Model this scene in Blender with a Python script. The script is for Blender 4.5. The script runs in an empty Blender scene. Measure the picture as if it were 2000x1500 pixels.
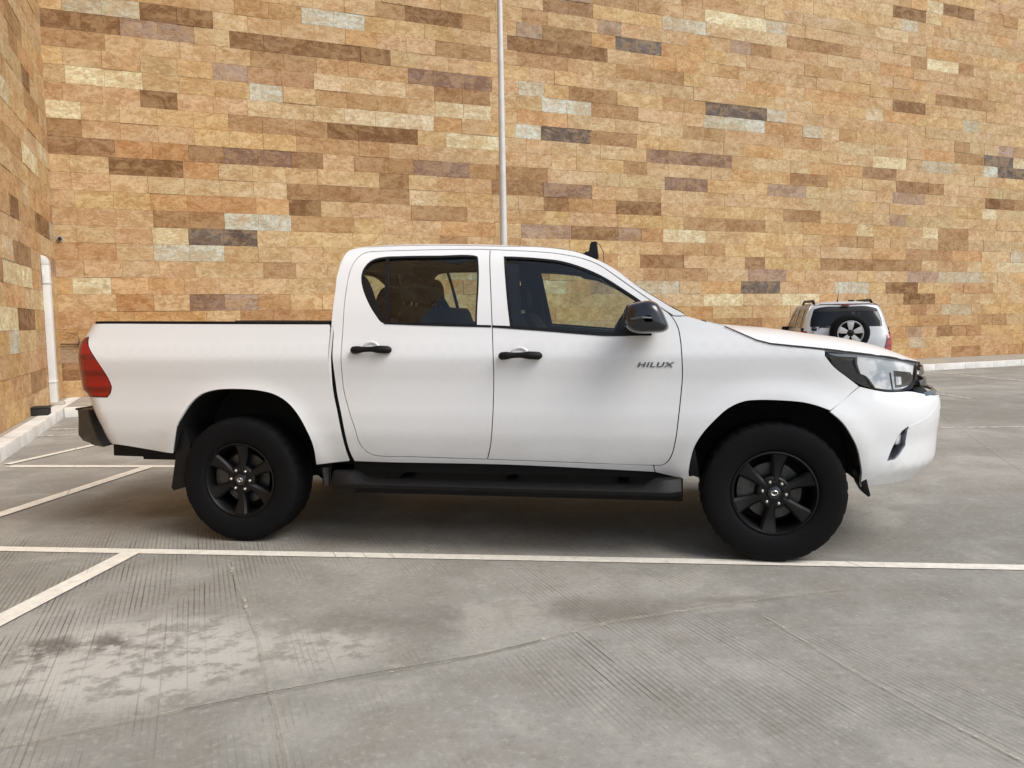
import bpy, math, random, bmesh
from mathutils import Vector, Matrix
from mathutils.geometry import delaunay_2d_cdt

R = math.radians
random.seed(11)
scene = bpy.context.scene
col = scene.collection

SUN_EL_DEG = 50
SUN_AZ_DEG = 124
SKY_SAT = 0.75
SKY_STRENGTH = 0.1
SUN_ENERGY = 1.5
SUN_ANGLE = 38
EXPOSURE = 0.7
STONE_K = 0.97
# ------------------------------------------------------------------ camera
CAM_H = 1.325
cam_data = bpy.data.cameras.new("camera"); cam = bpy.data.objects.new("camera", cam_data); col.objects.link(cam)
cam_data.sensor_fit = 'HORIZONTAL'; cam_data.sensor_width = 36.0; cam_data.lens = 36.0 * 1500.0 / 2000.0
cam_data.clip_start = 0.05; cam_data.clip_end = 2000.0
pitch, roll = math.atan(124 / 1500.0), R(0.89)
fwd = Vector((0, math.cos(pitch), -math.sin(pitch))); up0 = Vector((0, math.sin(pitch), math.cos(pitch))); r0 = Vector((1, 0, 0))
right = math.cos(roll) * r0 - math.sin(roll) * up0; up = math.cos(roll) * up0 + math.sin(roll) * r0
cam.matrix_world = Matrix(((right.x, up.x, -fwd.x, 0), (right.y, up.y, -fwd.y, 0), (right.z, up.z, -fwd.z, CAM_H), (0, 0, 0, 1)))
scene.camera = cam

# ------------------------------------------------------------------ daylight
SUN_EL, SUN_AZ = R(SUN_EL_DEG), R(SUN_AZ_DEG)      # azimuth from +Y towards +X
world = bpy.data.worlds.new("World"); scene.world = world; world.use_nodes = True
wn = world.node_tree; wn.nodes.clear()
wo = wn.nodes.new('ShaderNodeOutputWorld'); wb = wn.nodes.new('ShaderNodeBackground')
sky = wn.nodes.new('ShaderNodeTexSky'); sky.sky_type = 'NISHITA'; sky.sun_disc = False
sky.sun_elevation = SUN_EL; sky.sun_rotation = SUN_AZ; sky.air_density = 1.0; sky.dust_density = 3.0; sky.ozone_density = 1.0
hs = wn.nodes.new('ShaderNodeHueSaturation'); hs.inputs['Saturation'].default_value = SKY_SAT
wn.links.new(sky.outputs[0], hs.inputs['Color']); wn.links.new(hs.outputs[0], wb.inputs[0])
wb.inputs[1].default_value = SKY_STRENGTH
wn.links.new(wb.outputs[0], wo.inputs[0])
sun_data = bpy.data.lights.new("sun", 'SUN'); sun_data.energy = SUN_ENERGY; sun_data.angle = R(SUN_ANGLE); sun_data.color = (1.0, 0.985, 0.965)
sun = bpy.data.objects.new("sun", sun_data); col.objects.link(sun)
sd = Vector((math.sin(SUN_AZ) * math.cos(SUN_EL), math.cos(SUN_AZ) * math.cos(SUN_EL), math.sin(SUN_EL)))
sun.rotation_euler = sd.to_track_quat('Z', 'Y').to_euler(); sun.location = sd * 50
scene.view_settings.view_transform = 'Standard'; scene.view_settings.look = 'None'
scene.view_settings.exposure = EXPOSURE; scene.view_settings.gamma = 1.0
scene.view_settings.use_curve_mapping = False
scene.cycles.max_bounces = 10; scene.cycles.transparent_max_bounces = 24; scene.cycles.glossy_bounces = 5
scene.cycles.caustics_reflective = False; scene.cycles.caustics_refractive = False

# ------------------------------------------------------------------ helpers
def lin(r, g, b):
    f = lambda c: (c / 255 / 12.92) if c / 255 <= 0.04045 else ((c / 255 + 0.055) / 1.055) ** 2.4
    return (f(r), f(g), f(b), 1.0)

def tag(o, label=None, cat=None, group=None, kind=None):
    if label: o['label'] = label
    if cat: o['category'] = cat
    if group: o['group'] = group
    if kind: o['kind'] = kind
    return o

def empty(name, loc=(0, 0, 0), rz=0.0, parent=None):
    o = bpy.data.objects.new(name, None); col.objects.link(o); o.location = loc; o.rotation_euler = (0, 0, rz)
    o.empty_display_size = 0.1
    if parent: o.parent = parent
    return o

def link(name, me, mat=None, parent=None):
    o = bpy.data.objects.new(name, me); col.objects.link(o)
    if mat is not None and not me.materials: me.materials.append(mat)
    if parent: o.parent = parent
    return o

def mesh(name, verts, faces, mat=None, parent=None, smooth=False, normals=None, autosmooth=None):
    me = bpy.data.meshes.new(name); me.from_pydata([tuple(v) for v in verts], [], [tuple(f) for f in faces]); me.validate(); me.update()
    if smooth or normals or autosmooth:
        me.polygons.foreach_set('use_smooth', [True] * len(me.polygons))
    if autosmooth:
        bm = bmesh.new(); bm.from_mesh(me)
        for e in bm.edges:
            if len(e.link_faces) == 2 and e.calc_face_angle(0) > autosmooth: e.smooth = False
        bm.to_mesh(me); bm.free()
    if normals:
        me.normals_split_custom_set_from_vertices([tuple(n) for n in normals])
    return link(name, me, mat, parent)

class MB:
    """collects shapes for one mesh"""
    def __init__(s): s.v = []; s.f = []
    def add(s, v, f):
        n = len(s.v); s.v += [tuple(x) for x in v]; s.f += [tuple(n + i for i in q) for q in f]; return s
    def box(s, x0, x1, y0, y1, z0, z1, M=None):
        v = [Vector(p) for p in ((x0, y0, z0), (x1, y0, z0), (x1, y1, z0), (x0, y1, z0), (x0, y0, z1), (x1, y0, z1), (x1, y1, z1), (x0, y1, z1))]
        if M: v = [M @ p for p in v]
        return s.add(v, [(0, 3, 2, 1), (4, 5, 6, 7), (0, 1, 5, 4), (1, 2, 6, 5), (2, 3, 7, 6), (3, 0, 4, 7)])
    def tube(s, pts, r, n=12, cap=True):
        P = [Vector(p) for p in pts]; rr = r if isinstance(r, (list, tuple)) else [r] * len(P); v = []; f = []
        side = None
        for i, p in enumerate(P):
            d = (P[min(i + 1, len(P) - 1)] - P[max(i - 1, 0)]).normalized()
            if side is None:
                side = d.cross(Vector((0, 0, 1)));
                if side.length < .1: side = d.cross(Vector((0, 1, 0)))
            side = (side - d * side.dot(d)).normalized(); w = d.cross(side)
            for k in range(n):
                a = 2 * math.pi * k / n; v.append(p + (side * math.cos(a) + w * math.sin(a)) * rr[i])
        for i in range(len(P) - 1):
            for k in range(n):
                a, b = i * n + k, i * n + (k + 1) % n; f.append((a, a + n, b + n, b))
        if cap: f.append(tuple(range(n))); f.append(tuple((len(P) - 1) * n + k for k in range(n))[::-1])
        return s.add(v, f)
    def prism(s, outline, y0, y1, axis='y', cap=True):
        """2D outline (a,b) swept along an axis"""
        n = len(outline)
        mk = {'y': lambda a, b, c: (a, c, b), 'x': lambda a, b, c: (c, a, b), 'z': lambda a, b, c: (a, b, c)}[axis]
        v = [mk(a, b, y0) for a, b in outline] + [mk(a, b, y1) for a, b in outline]
        f = [(i, (i + 1) % n, n + (i + 1) % n, n + i) for i in range(n)]
        if cap: f += [tuple(range(n))[::-1], tuple(range(n, 2 * n))]
        return s.add(v, f)
    def build(s, name, mat, parent=None, smooth=None, bevel=None, seg=2):
        me = bpy.data.meshes.new(name); me.from_pydata(s.v, [], s.f); me.validate()
        bm = bmesh.new(); bm.from_mesh(me); bmesh.ops.recalc_face_normals(bm, faces=bm.faces[:])
        if bevel:
            es = [e for e in bm.edges if len(e.link_faces) == 2 and e.calc_face_angle(0) > R(25)]
            bmesh.ops.bevel(bm, geom=es, offset=bevel, segments=seg, affect='EDGES', profile=.6, clamp_overlap=True)
        if smooth or bevel:
            for f in bm.faces: f.smooth = True
            for e in bm.edges:
                if len(e.link_faces) == 2 and e.calc_face_angle(0) > (smooth or R(40)): e.smooth = False
        bm.to_mesh(me); bm.free()
        return link(name, me, mat, parent)

def lathe(profile, n=64, axis='y'):
    """profile [(r, c)] turned round an axis through the origin"""
    v = []; f = []
    for r, c in profile:
        for k in range(n):
            a = 2 * math.pi * k / n
            v.append((r * math.cos(a), c, r * math.sin(a)) if axis == 'y' else (r * math.cos(a), r * math.sin(a), c))
    for i in range(len(profile) - 1):
        for k in range(n):
            a, b = i * n + k, i * n + (k + 1) % n; f.append((a, b, b + n, a + n))
    return v, f

# ---- node material helper
class NT:
    def __init__(s, name):
        s.m = bpy.data.materials.new(name); s.m.use_nodes = True; s.t = s.m.node_tree; s.t.nodes.clear()
        s.out = s.t.nodes.new('ShaderNodeOutputMaterial')
    def n(s, typ, **kw):
        nd = s.t.nodes.new('ShaderNode' + typ)
        for k, v in kw.items():
            if k.startswith('i_'):
                key = k[2:].replace('_', ' ')
                nd.inputs[key].default_value = v
            else: setattr(nd, k, v)
        return nd
    def l(s, a, b): s.t.links.new(a, b)
    def val(s, x, inp):
        if hasattr(x, 'links'): s.l(x, inp)
        else: inp.default_value = x
    def math(s, op, a, b=0.0, c=0.0, clamp=False):
        nd = s.n('Math', operation=op, use_clamp=clamp); s.val(a, nd.inputs[0]); s.val(b, nd.inputs[1]); s.val(c, nd.inputs[2]); return nd.outputs[0]
    def vmath(s, op, a, b=(0, 0, 0)):
        nd = s.n('VectorMath', operation=op); s.val(a, nd.inputs[0])
        if op == 'SCALE': s.val(b, nd.inputs['Scale'])
        else: s.val(b, nd.inputs[1])
        return nd.outputs['Value'] if op in ('LENGTH', 'DOT_PRODUCT', 'DISTANCE') else nd.outputs[0]
    def mix(s, f, a, b, mode='MIX'):
        nd = s.n('Mix', data_type='RGBA', blend_type=mode); s.val(f, nd.inputs[0]); s.val(a, nd.inputs[6]); s.val(b, nd.inputs[7]); return nd.outputs[2]
    def noise(s, vec, scale, detail=4, rough=.55, dist=0.0, dim='3D'):
        nd = s.n('TexNoise', noise_dimensions=dim); nd.inputs['Scale'].default_value = scale; nd.inputs['Detail'].default_value = detail
        nd.inputs['Roughness'].default_value = rough; nd.inputs['Distortion'].default_value = dist
        if vec is not None: s.l(vec, nd.inputs['Vector'])
        return nd.outputs['Fac']
    def ramp(s, f, lo, hi):
        nd = s.n('MapRange', interpolation_type='SMOOTHSTEP'); s.val(f, nd.inputs[0]); nd.inputs[1].default_value = lo; nd.inputs[2].default_value = hi
        return nd.outputs[0]
    def mapping(s, vec, scale=(1, 1, 1), rot=(0, 0, 0), loc=(0, 0, 0)):
        nd = s.n('Mapping'); nd.inputs['Scale'].default_value = scale; nd.inputs['Rotation'].default_value = rot; nd.inputs['Location'].default_value = loc
        s.l(vec, nd.inputs[0]); return nd.outputs[0]
    def bsdf(s, color, rough=.5, metal=0.0, bump=None, bump_strength=.3, bump_dist=.01, coat=0.0, spec=.5):
        b = s.n('BsdfPrincipled'); s.val(color, b.inputs['Base Color']); s.val(rough, b.inputs['Roughness']); b.inputs['Metallic'].default_value = metal
        b.inputs['Coat Weight'].default_value = coat; b.inputs['Coat Roughness'].default_value = .05; b.inputs['Specular IOR Level'].default_value = spec
        if bump is not None:
            bp = s.n('Bump'); bp.inputs['Strength'].default_value = bump_strength; bp.inputs['Distance'].default_value = bump_dist
            s.l(bump, bp.inputs['Height']); s.l(bp.outputs[0], b.inputs['Normal'])
        s.l(b.outputs[0], s.out.inputs[0]); return b

def simple(name, color, rough=.5, metal=0, coat=0, noise=0.0, nscale=20, spec=.5, bump=0.0):
    t = NT(name); tc = t.n('TexCoord').outputs['Object']
    nz = t.noise(tc, nscale, 5)
    k = t.ramp(nz, .3, .7)
    c2 = tuple(c * (1 - noise) for c in color[:3]) + (1,)
    colr = t.mix(k, c2, color) if noise else color
    rr = t.math('MULTIPLY_ADD', nz, .12, rough - .06)
    t.bsdf(colr, rr, metal, bump=nz if bump else None, bump_strength=bump, coat=coat, spec=spec)
    return t.m

def glass_mat(name, tint, refl=1.0, rough=.0):
    t = NT(name)
    tr = t.n('BsdfTransparent'); tr.inputs[0].default_value = tint
    gl = t.n('BsdfGlossy'); gl.inputs['Roughness'].default_value = rough; gl.inputs[0].default_value = (1, 1, 1, 1)
    fr = t.n('Fresnel'); fr.inputs[0].default_value = 1.5
    tc = t.n('TexCoord').outputs['Object']
    dust = t.math('MULTIPLY', t.noise(tc, 3, 5), .015)
    fac = t.math('ADD', t.math('MULTIPLY', fr.outputs[0], refl), dust)
    mx = t.n('MixShader'); t.l(fac, mx.inputs[0]); t.l(tr.outputs[0], mx.inputs[1]); t.l(gl.outputs[0], mx.inputs[2]); t.l(mx.outputs[0], t.out.inputs[0])
    return t.m

# ------------------------------------------------------------------ materials
def stone_material(name, from_object):
    t = NT(name)
    if from_object: c = t.n('ObjectInfo').outputs['Color']
    else: c = t.n('Attribute', attribute_name='tile_color').outputs['Color']
    pos = t.n('NewGeometry').outputs['Position']
    p1 = t.vmath('ADD', pos, t.vmath('SCALE', c, 23.0))
    ps = t.mapping(pos, scale=(1.0, 1.0, 1.7)); pm = t.mapping(p1, scale=(1.0, 1.0, 1.7))
    # patches run over neighbouring stones; clouding, veins, specks and pits belong to each stone
    big = t.noise(ps, .75, 5, .62, .8); wide = t.noise(t.mapping(ps, loc=(5, 3, 8)), 1.5, 7, .66, 1.2)
    own = t.noise(pm, 3.0, 9, .70, 1.2); cloud = t.noise(pm, 7.5, 8, .72, 1.8); fine = t.noise(p1, 55, 6, .75)
    vein = t.math('ABSOLUTE', t.math('SUBTRACT', t.noise(pm, 2.2, 7, .66, 2.2), .5))
    mul = lambda v: t.vmath('MULTIPLY', c, v)
    x = t.mix(t.math('MULTIPLY', t.ramp(big, .50, .60), .70), c, mul((.90, .78, .66)))
    x = t.mix(t.math('MULTIPLY', t.ramp(wide, .52, .57), .70), x, mul((.70, .58, .49)))
    x = t.mix(t.math('MULTIPLY', t.ramp(wide, .47, .42), .60), x, mul((1.02, 1.08, 1.20)))
    x = t.mix(t.math('MULTIPLY', t.ramp(own, .515, .55), .72), x, mul((.80, .69, .58)))
    x = t.mix(t.math('MULTIPLY', t.ramp(own, .475, .44), .62), x, mul((1.12, 1.19, 1.32)))
    x = t.mix(t.math('MULTIPLY', t.ramp(cloud, .525, .565), .55), x, mul((.60, .50, .42)))
    x = t.mix(t.math('MULTIPLY', t.ramp(cloud, .47, .43), .50), x, mul((1.20, 1.20, 1.22)))
    x = t.mix(t.math('MULTIPLY', t.ramp(vein, .012, .0), t.math('MULTIPLY', t.ramp(cloud, .45, .6), .55)), x, mul((.50, .42, .36)))
    x = t.mix(t.math('MULTIPLY', t.ramp(fine, .56, .74), .22), x, mul((.60, .52, .46)))
    x = t.mix(t.math('MULTIPLY', t.ramp(fine, .45, .30), .16), x, mul((1.2, 1.25, 1.35)))
    tan = t.vmath('SCALE', (.50, .335, .17), 1.0)
    x = t.mix(t.math('MULTIPLY', t.ramp(t.noise(t.mapping(pos, loc=(2, 9, 4), scale=(1, 1, 1.5)), 3.4, 9, .74, .9), .47, .56), .34), x, tan)
    x = t.mix(t.math('MULTIPLY', t.ramp(t.noise(t.mapping(p1, scale=(1, 1, 2.2)), 13, 6, .7, .6), .54, .60), .40), x, mul((.62, .52, .43)))
    h = t.math('ADD', t.math('MULTIPLY', cloud, .7), t.math('MULTIPLY', fine, .3))
    t.bsdf(x, .82, bump=h, bump_strength=.30, bump_dist=.006, spec=.25)
    return t.m

M = {}
M['stone'] = stone_material('split_travertine', True)
M['stone_far'] = stone_material('split_travertine_joined', False)
M['mortar'] = simple('mortar', lin(120, 88, 58), .9, noise=.3, nscale=8)

WA = R(22.4)                                            # the long wall's direction
E1 = Vector((math.cos(WA), math.sin(WA), 0)); E2 = Vector((-math.sin(WA), math.cos(WA), 0)); CORNER = Vector((-7.62, 12.95, 0))

def ground_material():
    t = NT('brushed_concrete')
    pos = t.n('NewGeometry').outputs['Position']
    sep = t.mapping(pos, rot=(0, 0, -WA))                # x along the wall, y across
    big = t.noise(pos, .35, 6, .6, .3); mid = t.noise(pos, 1.7, 7, .62, .4); sm = t.noise(pos, 9, 6, .65); fine = t.noise(pos, 90, 4, .7)
    x = t.mix(t.ramp(big, .35, .65), lin(131, 130, 123), lin(154, 152, 145))
    x = t.mix(t.math('MULTIPLY', t.ramp(mid, .42, .68), .55), x, lin(128, 122, 111))
    x = t.mix(t.math('MULTIPLY', t.ramp(mid, .50, .34), .40), x, lin(172, 168, 158))
    x = t.mix(t.math('MULTIPLY', t.ramp(sm, .52, .70), .22), x, lin(104, 97, 87))
    x = t.mix(t.math('MULTIPLY', t.ramp(sm, .46, .32), .18), x, lin(172, 167, 156))
    x = t.mix(t.math('MULTIPLY', t.ramp(fine, .5, .75), .25), x, lin(98, 92, 84))
    x = t.mix(t.math('MULTIPLY', t.ramp(fine, .45, .25), .2), x, lin(178, 173, 164))
    grit = t.noise(pos, 32, 5, .7); x = t.mix(t.math('MULTIPLY', t.ramp(grit, .53, .66), .30), x, lin(112, 106, 96)); x = t.mix(t.math('MULTIPLY', t.ramp(grit, .46, .36), .22), x, lin(190, 186, 176))
    # broom grooves run square to the wall
    sx = t.n('SeparateXYZ'); t.l(sep, sx.inputs[0]); wob = t.noise(t.mapping(sep, scale=(2.5, .5, 1)), 1, 3, .5)
    ph = t.math('ADD', t.math('MULTIPLY', sx.outputs[0], 2 * math.pi / .0235), t.math('MULTIPLY', wob, 9.0))
    g1 = t.ramp(t.math('SINE', ph), .35, .95)
    g2 = t.ramp(t.noise(t.mapping(sep, scale=(85, .45, 1), loc=(3, 7, 0)), 1, 2, .5), .52, .62)
    groove = t.math('MULTIPLY', g1, t.math('MULTIPLY_ADD', g2, .55, .45))
    gm = t.noise(t.mapping(pos, loc=(4.2, 1.3, 0)), .8, 5, .62, .5)
    def blob(cx, cy, rx, ry, soft=.5, rot=0.0):
        q = t.mapping(t.vmath('SUBTRACT', pos, (cx, cy, 0)), rot=(0, 0, rot)); q = t.vmath('MULTIPLY', q, (1 / rx, 1 / ry, 0))
        return t.ramp(t.vmath('LENGTH', q), 1.0, 1.0 - soft)
    left = blob(-2.5, 3.9, 1.6, 1.3, .5); mid_g = blob(.75, 2.85, .85, .8, .7)
    gmask = t.math('ADD', t.math('MULTIPLY', t.math('MULTIPLY', t.ramp(gm, .42, .60), blob(0, 3.0, 5, 3.2, .5)), .55), t.math('MAXIMUM', left, t.math('MULTIPLY', mid_g, .75)), clamp=True)
    wear = t.ramp(t.noise(t.mapping(sep, scale=(3.0, 1.2, 1)), 1.6, 5, .6), .36, .56)
    gf = t.math('MULTIPLY', t.math('MULTIPLY', groove, gmask), wear)
    x = t.mix(t.math('MULTIPLY', gf, .80), x, lin(72, 64, 54))
    # pale scaled patches and dark drips in front of the rear wheel
    pn = t.noise(t.mapping(pos, loc=(1.7, 0, 0)), 7.5, 9, .70, .15)
    pm = t.math('MULTIPLY', t.math('MAXIMUM', blob(-1.50, 2.98, .78, .56, .55), t.math('MULTIPLY', blob(-.82, 3.05, .42, .36, .7), .75)), t.ramp(pn, .41, .54))
    pm = t.math('MULTIPLY', pm, t.math('MULTIPLY_ADD', t.math('MULTIPLY', g1, g2), -.55, 1.0)); x = t.mix(t.math('MULTIPLY', pm, .55), x, lin(200, 197, 188))
    dn = t.noise(pos, 10, 8, .7, .2)
    dm = t.math('MAXIMUM', t.math('MAXIMUM', blob(-1.95, 3.08, .22, .17, .7), blob(-1.70, 3.12, .13, .17, .8)), blob(-1.47, 3.12, .10, .13, .8))
    dm = t.math('MULTIPLY', dm, t.ramp(dn, .40, .54))
    x = t.mix(t.math('MULTIPLY', dm, .72), x, lin(86, 80, 72))
    sc = t.math('MULTIPLY', t.ramp(t.noise(t.mapping(pos, loc=(9, 3, 0)), 3.3, 6, .7, .3), .64, .70), .5)
    x = t.mix(sc, x, lin(176, 170, 158))
    # a long darker band and a small brown smudge before the truck
    sk = t.math('MULTIPLY', blob(.15, 3.38, 1.8, .26, .8, R(-4)), t.ramp(mid, .30, .6)); x = t.mix(t.math('MULTIPLY', sk, .45), x, lin(92, 84, 74))
    sk = t.math('MULTIPLY', blob(1.05, 3.52, .30, .07, .8), .35); x = t.mix(sk, x, lin(84, 70, 62))
    # drying stain line off the front wheel
    h = t.math('SUBTRACT', t.math('ADD', t.math('MULTIPLY', fine, .3), t.math('MULTIPLY', sm, .4)), t.math('MULTIPLY', gf, .8))
    t.bsdf(x, .78, bump=h, bump_strength=.5, bump_dist=.006, spec=.3)
    return t.m
M['ground'] = ground_material()

def paint_material(name, c, wear_lo, wear_hi):
    t = NT(name); pos = t.n('NewGeometry').outputs['Position']; sep = t.mapping(pos, rot=(0, 0, -WA))
    g1 = t.noise(t.mapping(sep, scale=(42, .55, 1)), 1, 2, .5)
    n = t.noise(pos, 14, 7, .7); n2 = t.noise(pos, 1.3, 4)
    x = t.mix(t.ramp(n, .35, .7), c, tuple(v * .80 for v in c[:3]) + (1,))
    x = t.mix(t.math('MULTIPLY', t.ramp(t.noise(pos, 70, 4, .7), .5, .8), .3), x, lin(120, 112, 100))
    b = t.bsdf(x, .6, bump=n, bump_strength=.15)
    gone = t.math('MAXIMUM', t.ramp(t.math('ADD', n, t.math('MULTIPLY', n2, .35)), wear_lo, wear_hi), t.math('MULTIPLY', t.ramp(g1, .64, .70), t.ramp(n2, .46, .62)))
    tr = t.n('BsdfTransparent'); mx = t.n('MixShader'); t.l(t.math('MULTIPLY', gone, .75), mx.inputs[0]); t.l(b.outputs[0], mx.inputs[1]); t.l(tr.outputs[0], mx.inputs[2]); t.l(mx.outputs[0], t.out.inputs[0])
    return t.m
M['paint'] = paint_material('worn_white_road_paint', lin(232, 227, 214), .80, .95)
M['paint_faint'] = paint_material('faded_white_road_paint', lin(205, 201, 192), .55, .85)
M['seam'] = paint_material('pale_joint_filler', lin(188, 182, 168), .46, .66)
M['kerb_white'] = simple('painted_kerb', lin(226, 224, 218), .7, noise=.22, nscale=5, bump=.2)
M['kerb_grey'] = simple('kerb_concrete', lin(176, 170, 158), .85, noise=.2, nscale=7, bump=.3)
M['pave'] = simple('pavement_concrete', lin(165, 158, 145), .85, noise=.25, nscale=4, bump=.3)
M['steel'] = simple('galvanised_paint', lin(212, 212, 210), .42, metal=.1, noise=.15, nscale=3)
M['white_pvc'] = simple('white_enamel', lin(222, 224, 222), .4, noise=.08, nscale=6)
M['black_box'] = simple('black_iron', lin(34, 34, 34), .6, noise=.3)
M['rusty'] = simple('rusty_pipe', lin(62, 42, 30), .7, noise=.4, nscale=30)
def car_paint(name, c, coat=.5, rough=.33):
    t = NT(name); tc = t.n('TexCoord').outputs['Object']
    patchy = t.noise(t.mapping(tc, scale=(1, 1, 1.6)), 2.2, 7, .65); zz = t.n('SeparateXYZ'); t.l(tc, zz.inputs[0])
    low = t.ramp(zz.outputs[2], .85, .42)
    x = t.mix(t.math('MULTIPLY', t.math('MULTIPLY', low, t.ramp(patchy, .3, .7)), .22), c, lin(150, 132, 108))  # uneven tan tint, stronger towards the bottom of the body
    x = t.mix(t.math('MULTIPLY', t.ramp(t.noise(tc, 35, 5, .7), .5, .85), .06), x, lin(120, 110, 96))
    t.bsdf(x, rough, coat=coat); return t.m
M['white'] = car_paint('white_car_paint', (.78, .795, .80, 1))
M['seamdark'] = simple('gap_black', (.012, .012, .012, 1), .8)
M['trim'] = simple('black_plastic_trim', (.005, .005, .0055, 1), .5, noise=.2, spec=.3)
M['plastic'] = simple('textured_black_plastic', (.0045, .0045, .005, 1), .6, noise=.25, nscale=60, bump=.15, spec=.3)
M['gloss_black'] = simple('gloss_black_mirror_shell', (.009, .011, .015, 1), .18, coat=.6)
M['rubber'] = simple('tyre_rubber', (.0042, .0045, .0055, 1), .8, noise=.3, nscale=30, spec=.18)
M['rim'] = simple('satin_black_alloy', (.0025, .0025, .003, 1), .5, noise=.2, spec=.35)
M['steel_dark'] = simple('brake_steel', (.10, .10, .10, 1), .4, metal=.9, noise=.4)
M['chrome'] = simple('chrome', (.62, .63, .64, 1), .16, metal=1)
M['dark_chrome'] = simple('smoked_chrome', (.20, .205, .21, 1), .22, metal=1)
M['nut'] = simple('wheel_nut_steel', (.7, .69, .66, 1), .3, metal=.9)
M['fabric'] = simple('dark_seat_fabric', (.028, .023, .016, 1), .85, noise=.3, nscale=80)
M['inner'] = simple('dark_cabin_plastic', (.028, .026, .020, 1), .75, noise=.2)
M['headliner'] = simple('grey_headliner', (.10, .098, .085, 1), .9)
M['under'] = simple('underbody_black', (.003, .003, .003, 1), .8, noise=.3)
M['bumper_grey'] = simple('dark_grey_bumper', (.065, .058, .048, 1), .35, metal=.1, noise=.2)
M['red'] = None
def lamp_red():
    t = NT('red_lamp_lens'); tc = t.n('TexCoord').outputs['Object']; s = t.n('SeparateXYZ'); t.l(tc, s.inputs[0])
    rib = t.math('SINE', t.math('MULTIPLY', s.outputs[2], 62.0))
    x = t.mix(t.ramp(rib, .0, .95), lin(150, 12, 16), lin(112, 7, 11)); t.bsdf(x, .16, coat=1.0, bump=rib, bump_strength=.12); return t.m
M['red'] = lamp_red()
M['glass_side'] = glass_mat('tinted_side_glass', (.74, .82, .76, 1), 1.2)
M['glass_front'] = glass_mat('windscreen_glass', (.72, .74, .66, 1), 1.0)
M['lens'] = glass_mat('clear_lamp_lens', (1.0, 1.0, 1.0, 1), .5, .02)
def reflector():
    t = NT('lamp_reflector'); tc = t.n('TexCoord').outputs['Object']; s = t.n('SeparateXYZ'); t.l(tc, s.inputs[0])
    n = t.noise(tc, 9, 3); x = t.mix(t.ramp(n, .42, .60), (.50, .56, .60, 1), (.96, .98, 1.0, 1))
    t.bsdf(x, .3, metal=.0, coat=1.0, bump=t.noise(tc, 14, 2), bump_strength=.2, bump_dist=.01); return t.m
M['reflector'] = reflector()
M['lamp_grey'] = simple('smoked_lamp_housing', (.075, .08, .09, 1), .3, coat=.5)

# coloured stones: (start, end, height above ground, tone) in metres along each wall
NOTABLE = [(0.04, 0.94, 6.39, 'D'), (1.51, 2.67, 6.62, 'D'), (0.34, 1.24, 5.54, 'C'), (1.45, 2.09, 5.22, 'D'), (-0.04, 0.33, 4.93, 'C'), (-0.04, 0.32, 4.69, 'B'), (0.91, 2.09, 4.05, 'D'), (2.75, 3.83, 4.32, 'M'), (3.25, 5.59, 6.38, 'D'), (6.13, 7.3, 7.25, 'D'), (3.11, 3.82, 5.48, 'P'), (2.1, 3.24, 2.88, 'G'), (2.71, 3.72, 3.17, 'P'), (1.53, 2.67, 2.58, 'P'), (4.99, 6.15, 4.9, 'D'), (6.68, 7.89, 5.77, 'B'), (3.81, 6.14, 3.78, 'B'), (6.15, 7.42, 4.34, 'M'), (5.58, 6.14, 4.01, 'B'), (8.24, 10.21, 6.94, 'D'), (10.74, 11.92, 7.22, 'G'), (9.63, 10.46, 6.06, 'B'), (9.02, 10.17, 5.2, 'G'), (10.17, 11.31, 5.18, 'B'), (8.31, 9.02, 5.16, 'P'), (9.03, 10.11, 5.75, 'P'), (13.64, 14.78, 8.07, 'D'), (18.79, 19.86, 8.94, 'D'), (20.56, 21.65, 9.2, 'D'), (13.43, 14.67, 6.03, 'G'), (13.72, 14.68, 5.76, 'P'), (8.32, 9.01, 4.45, 'B'), (10.79, 11.94, 3.75, 'D'), (9.63, 10.77, 3.13, 'D'), (18.81, 19.95, 6.61, 'D'), (20.56, 21.72, 6.87, 'B'), (15.41, 17.25, 7.76, 'B'), (19.98, 21.11, 7.8, 'C'), (12.04, 13.08, 4.32, 'M'), (14.14, 15.37, 1.98, 'G'), (16.55, 19.89, 2.57, 'B'), (18.86, 19.91, 2.03, 'D'), (19.42, 20.49, 1.71, 'D'), (22.25, 23.39, 4.32, 'D'), (22.26, 23.43, 5.46, 'G'), (22.88, 23.98, 5.22, 'G'), (22.17, 22.93, 5.14, 'P'), (18.17, 19.33, 5.18, 'C'), (15.4, 16.52, 3.72, 'B'), (13.67, 14.63, 3.42, 'B'), (2.27, 3.26, 3.4, 'O'), (1.48, 2.38, 3.22, 'B'), (3.8, 4.55, 3.49, 'D'), (17.06, 18.27, 1.92, 'P'), (0.99, 1.78, 4.45, 'O'), (6.2, 7.51, 6.13, 'M'), (0.92, 1.48, 1.7, 'O'), (1.98, 2.66, 1.74, 'M'), (12.99, 14.87, 8.0, 'C'), (11.38, 13.44, 4.9, 'M'), (8.89, 10.1, 4.02, 'M'), (4.3, 5.14, 7.06, 'P'), (15.86, 16.66, 4.72, 'B'), (13.17, 14.05, 1.68, 'C'), (14.36, 14.88, 7.56, 'B')]
NOTABLE_L = [(2.79, 3.36, 2.95, 'D'), (0.73, 1.73, 2.88, 'D'), (1.48, 1.95, 4.81, 'D'), (2.1, 2.7, 5.33, 'B'), (1.43, 2.29, 3.81, 'C'), (2.55, 3.37, 1.97, 'C'), (2.34, 3.28, 1.45, 'D'), (3.34, 4.13, 1.46, 'C'), (3.21, 3.89, 1.2, 'P'), (1.83, 2.75, 0.53, 'B')]
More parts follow.
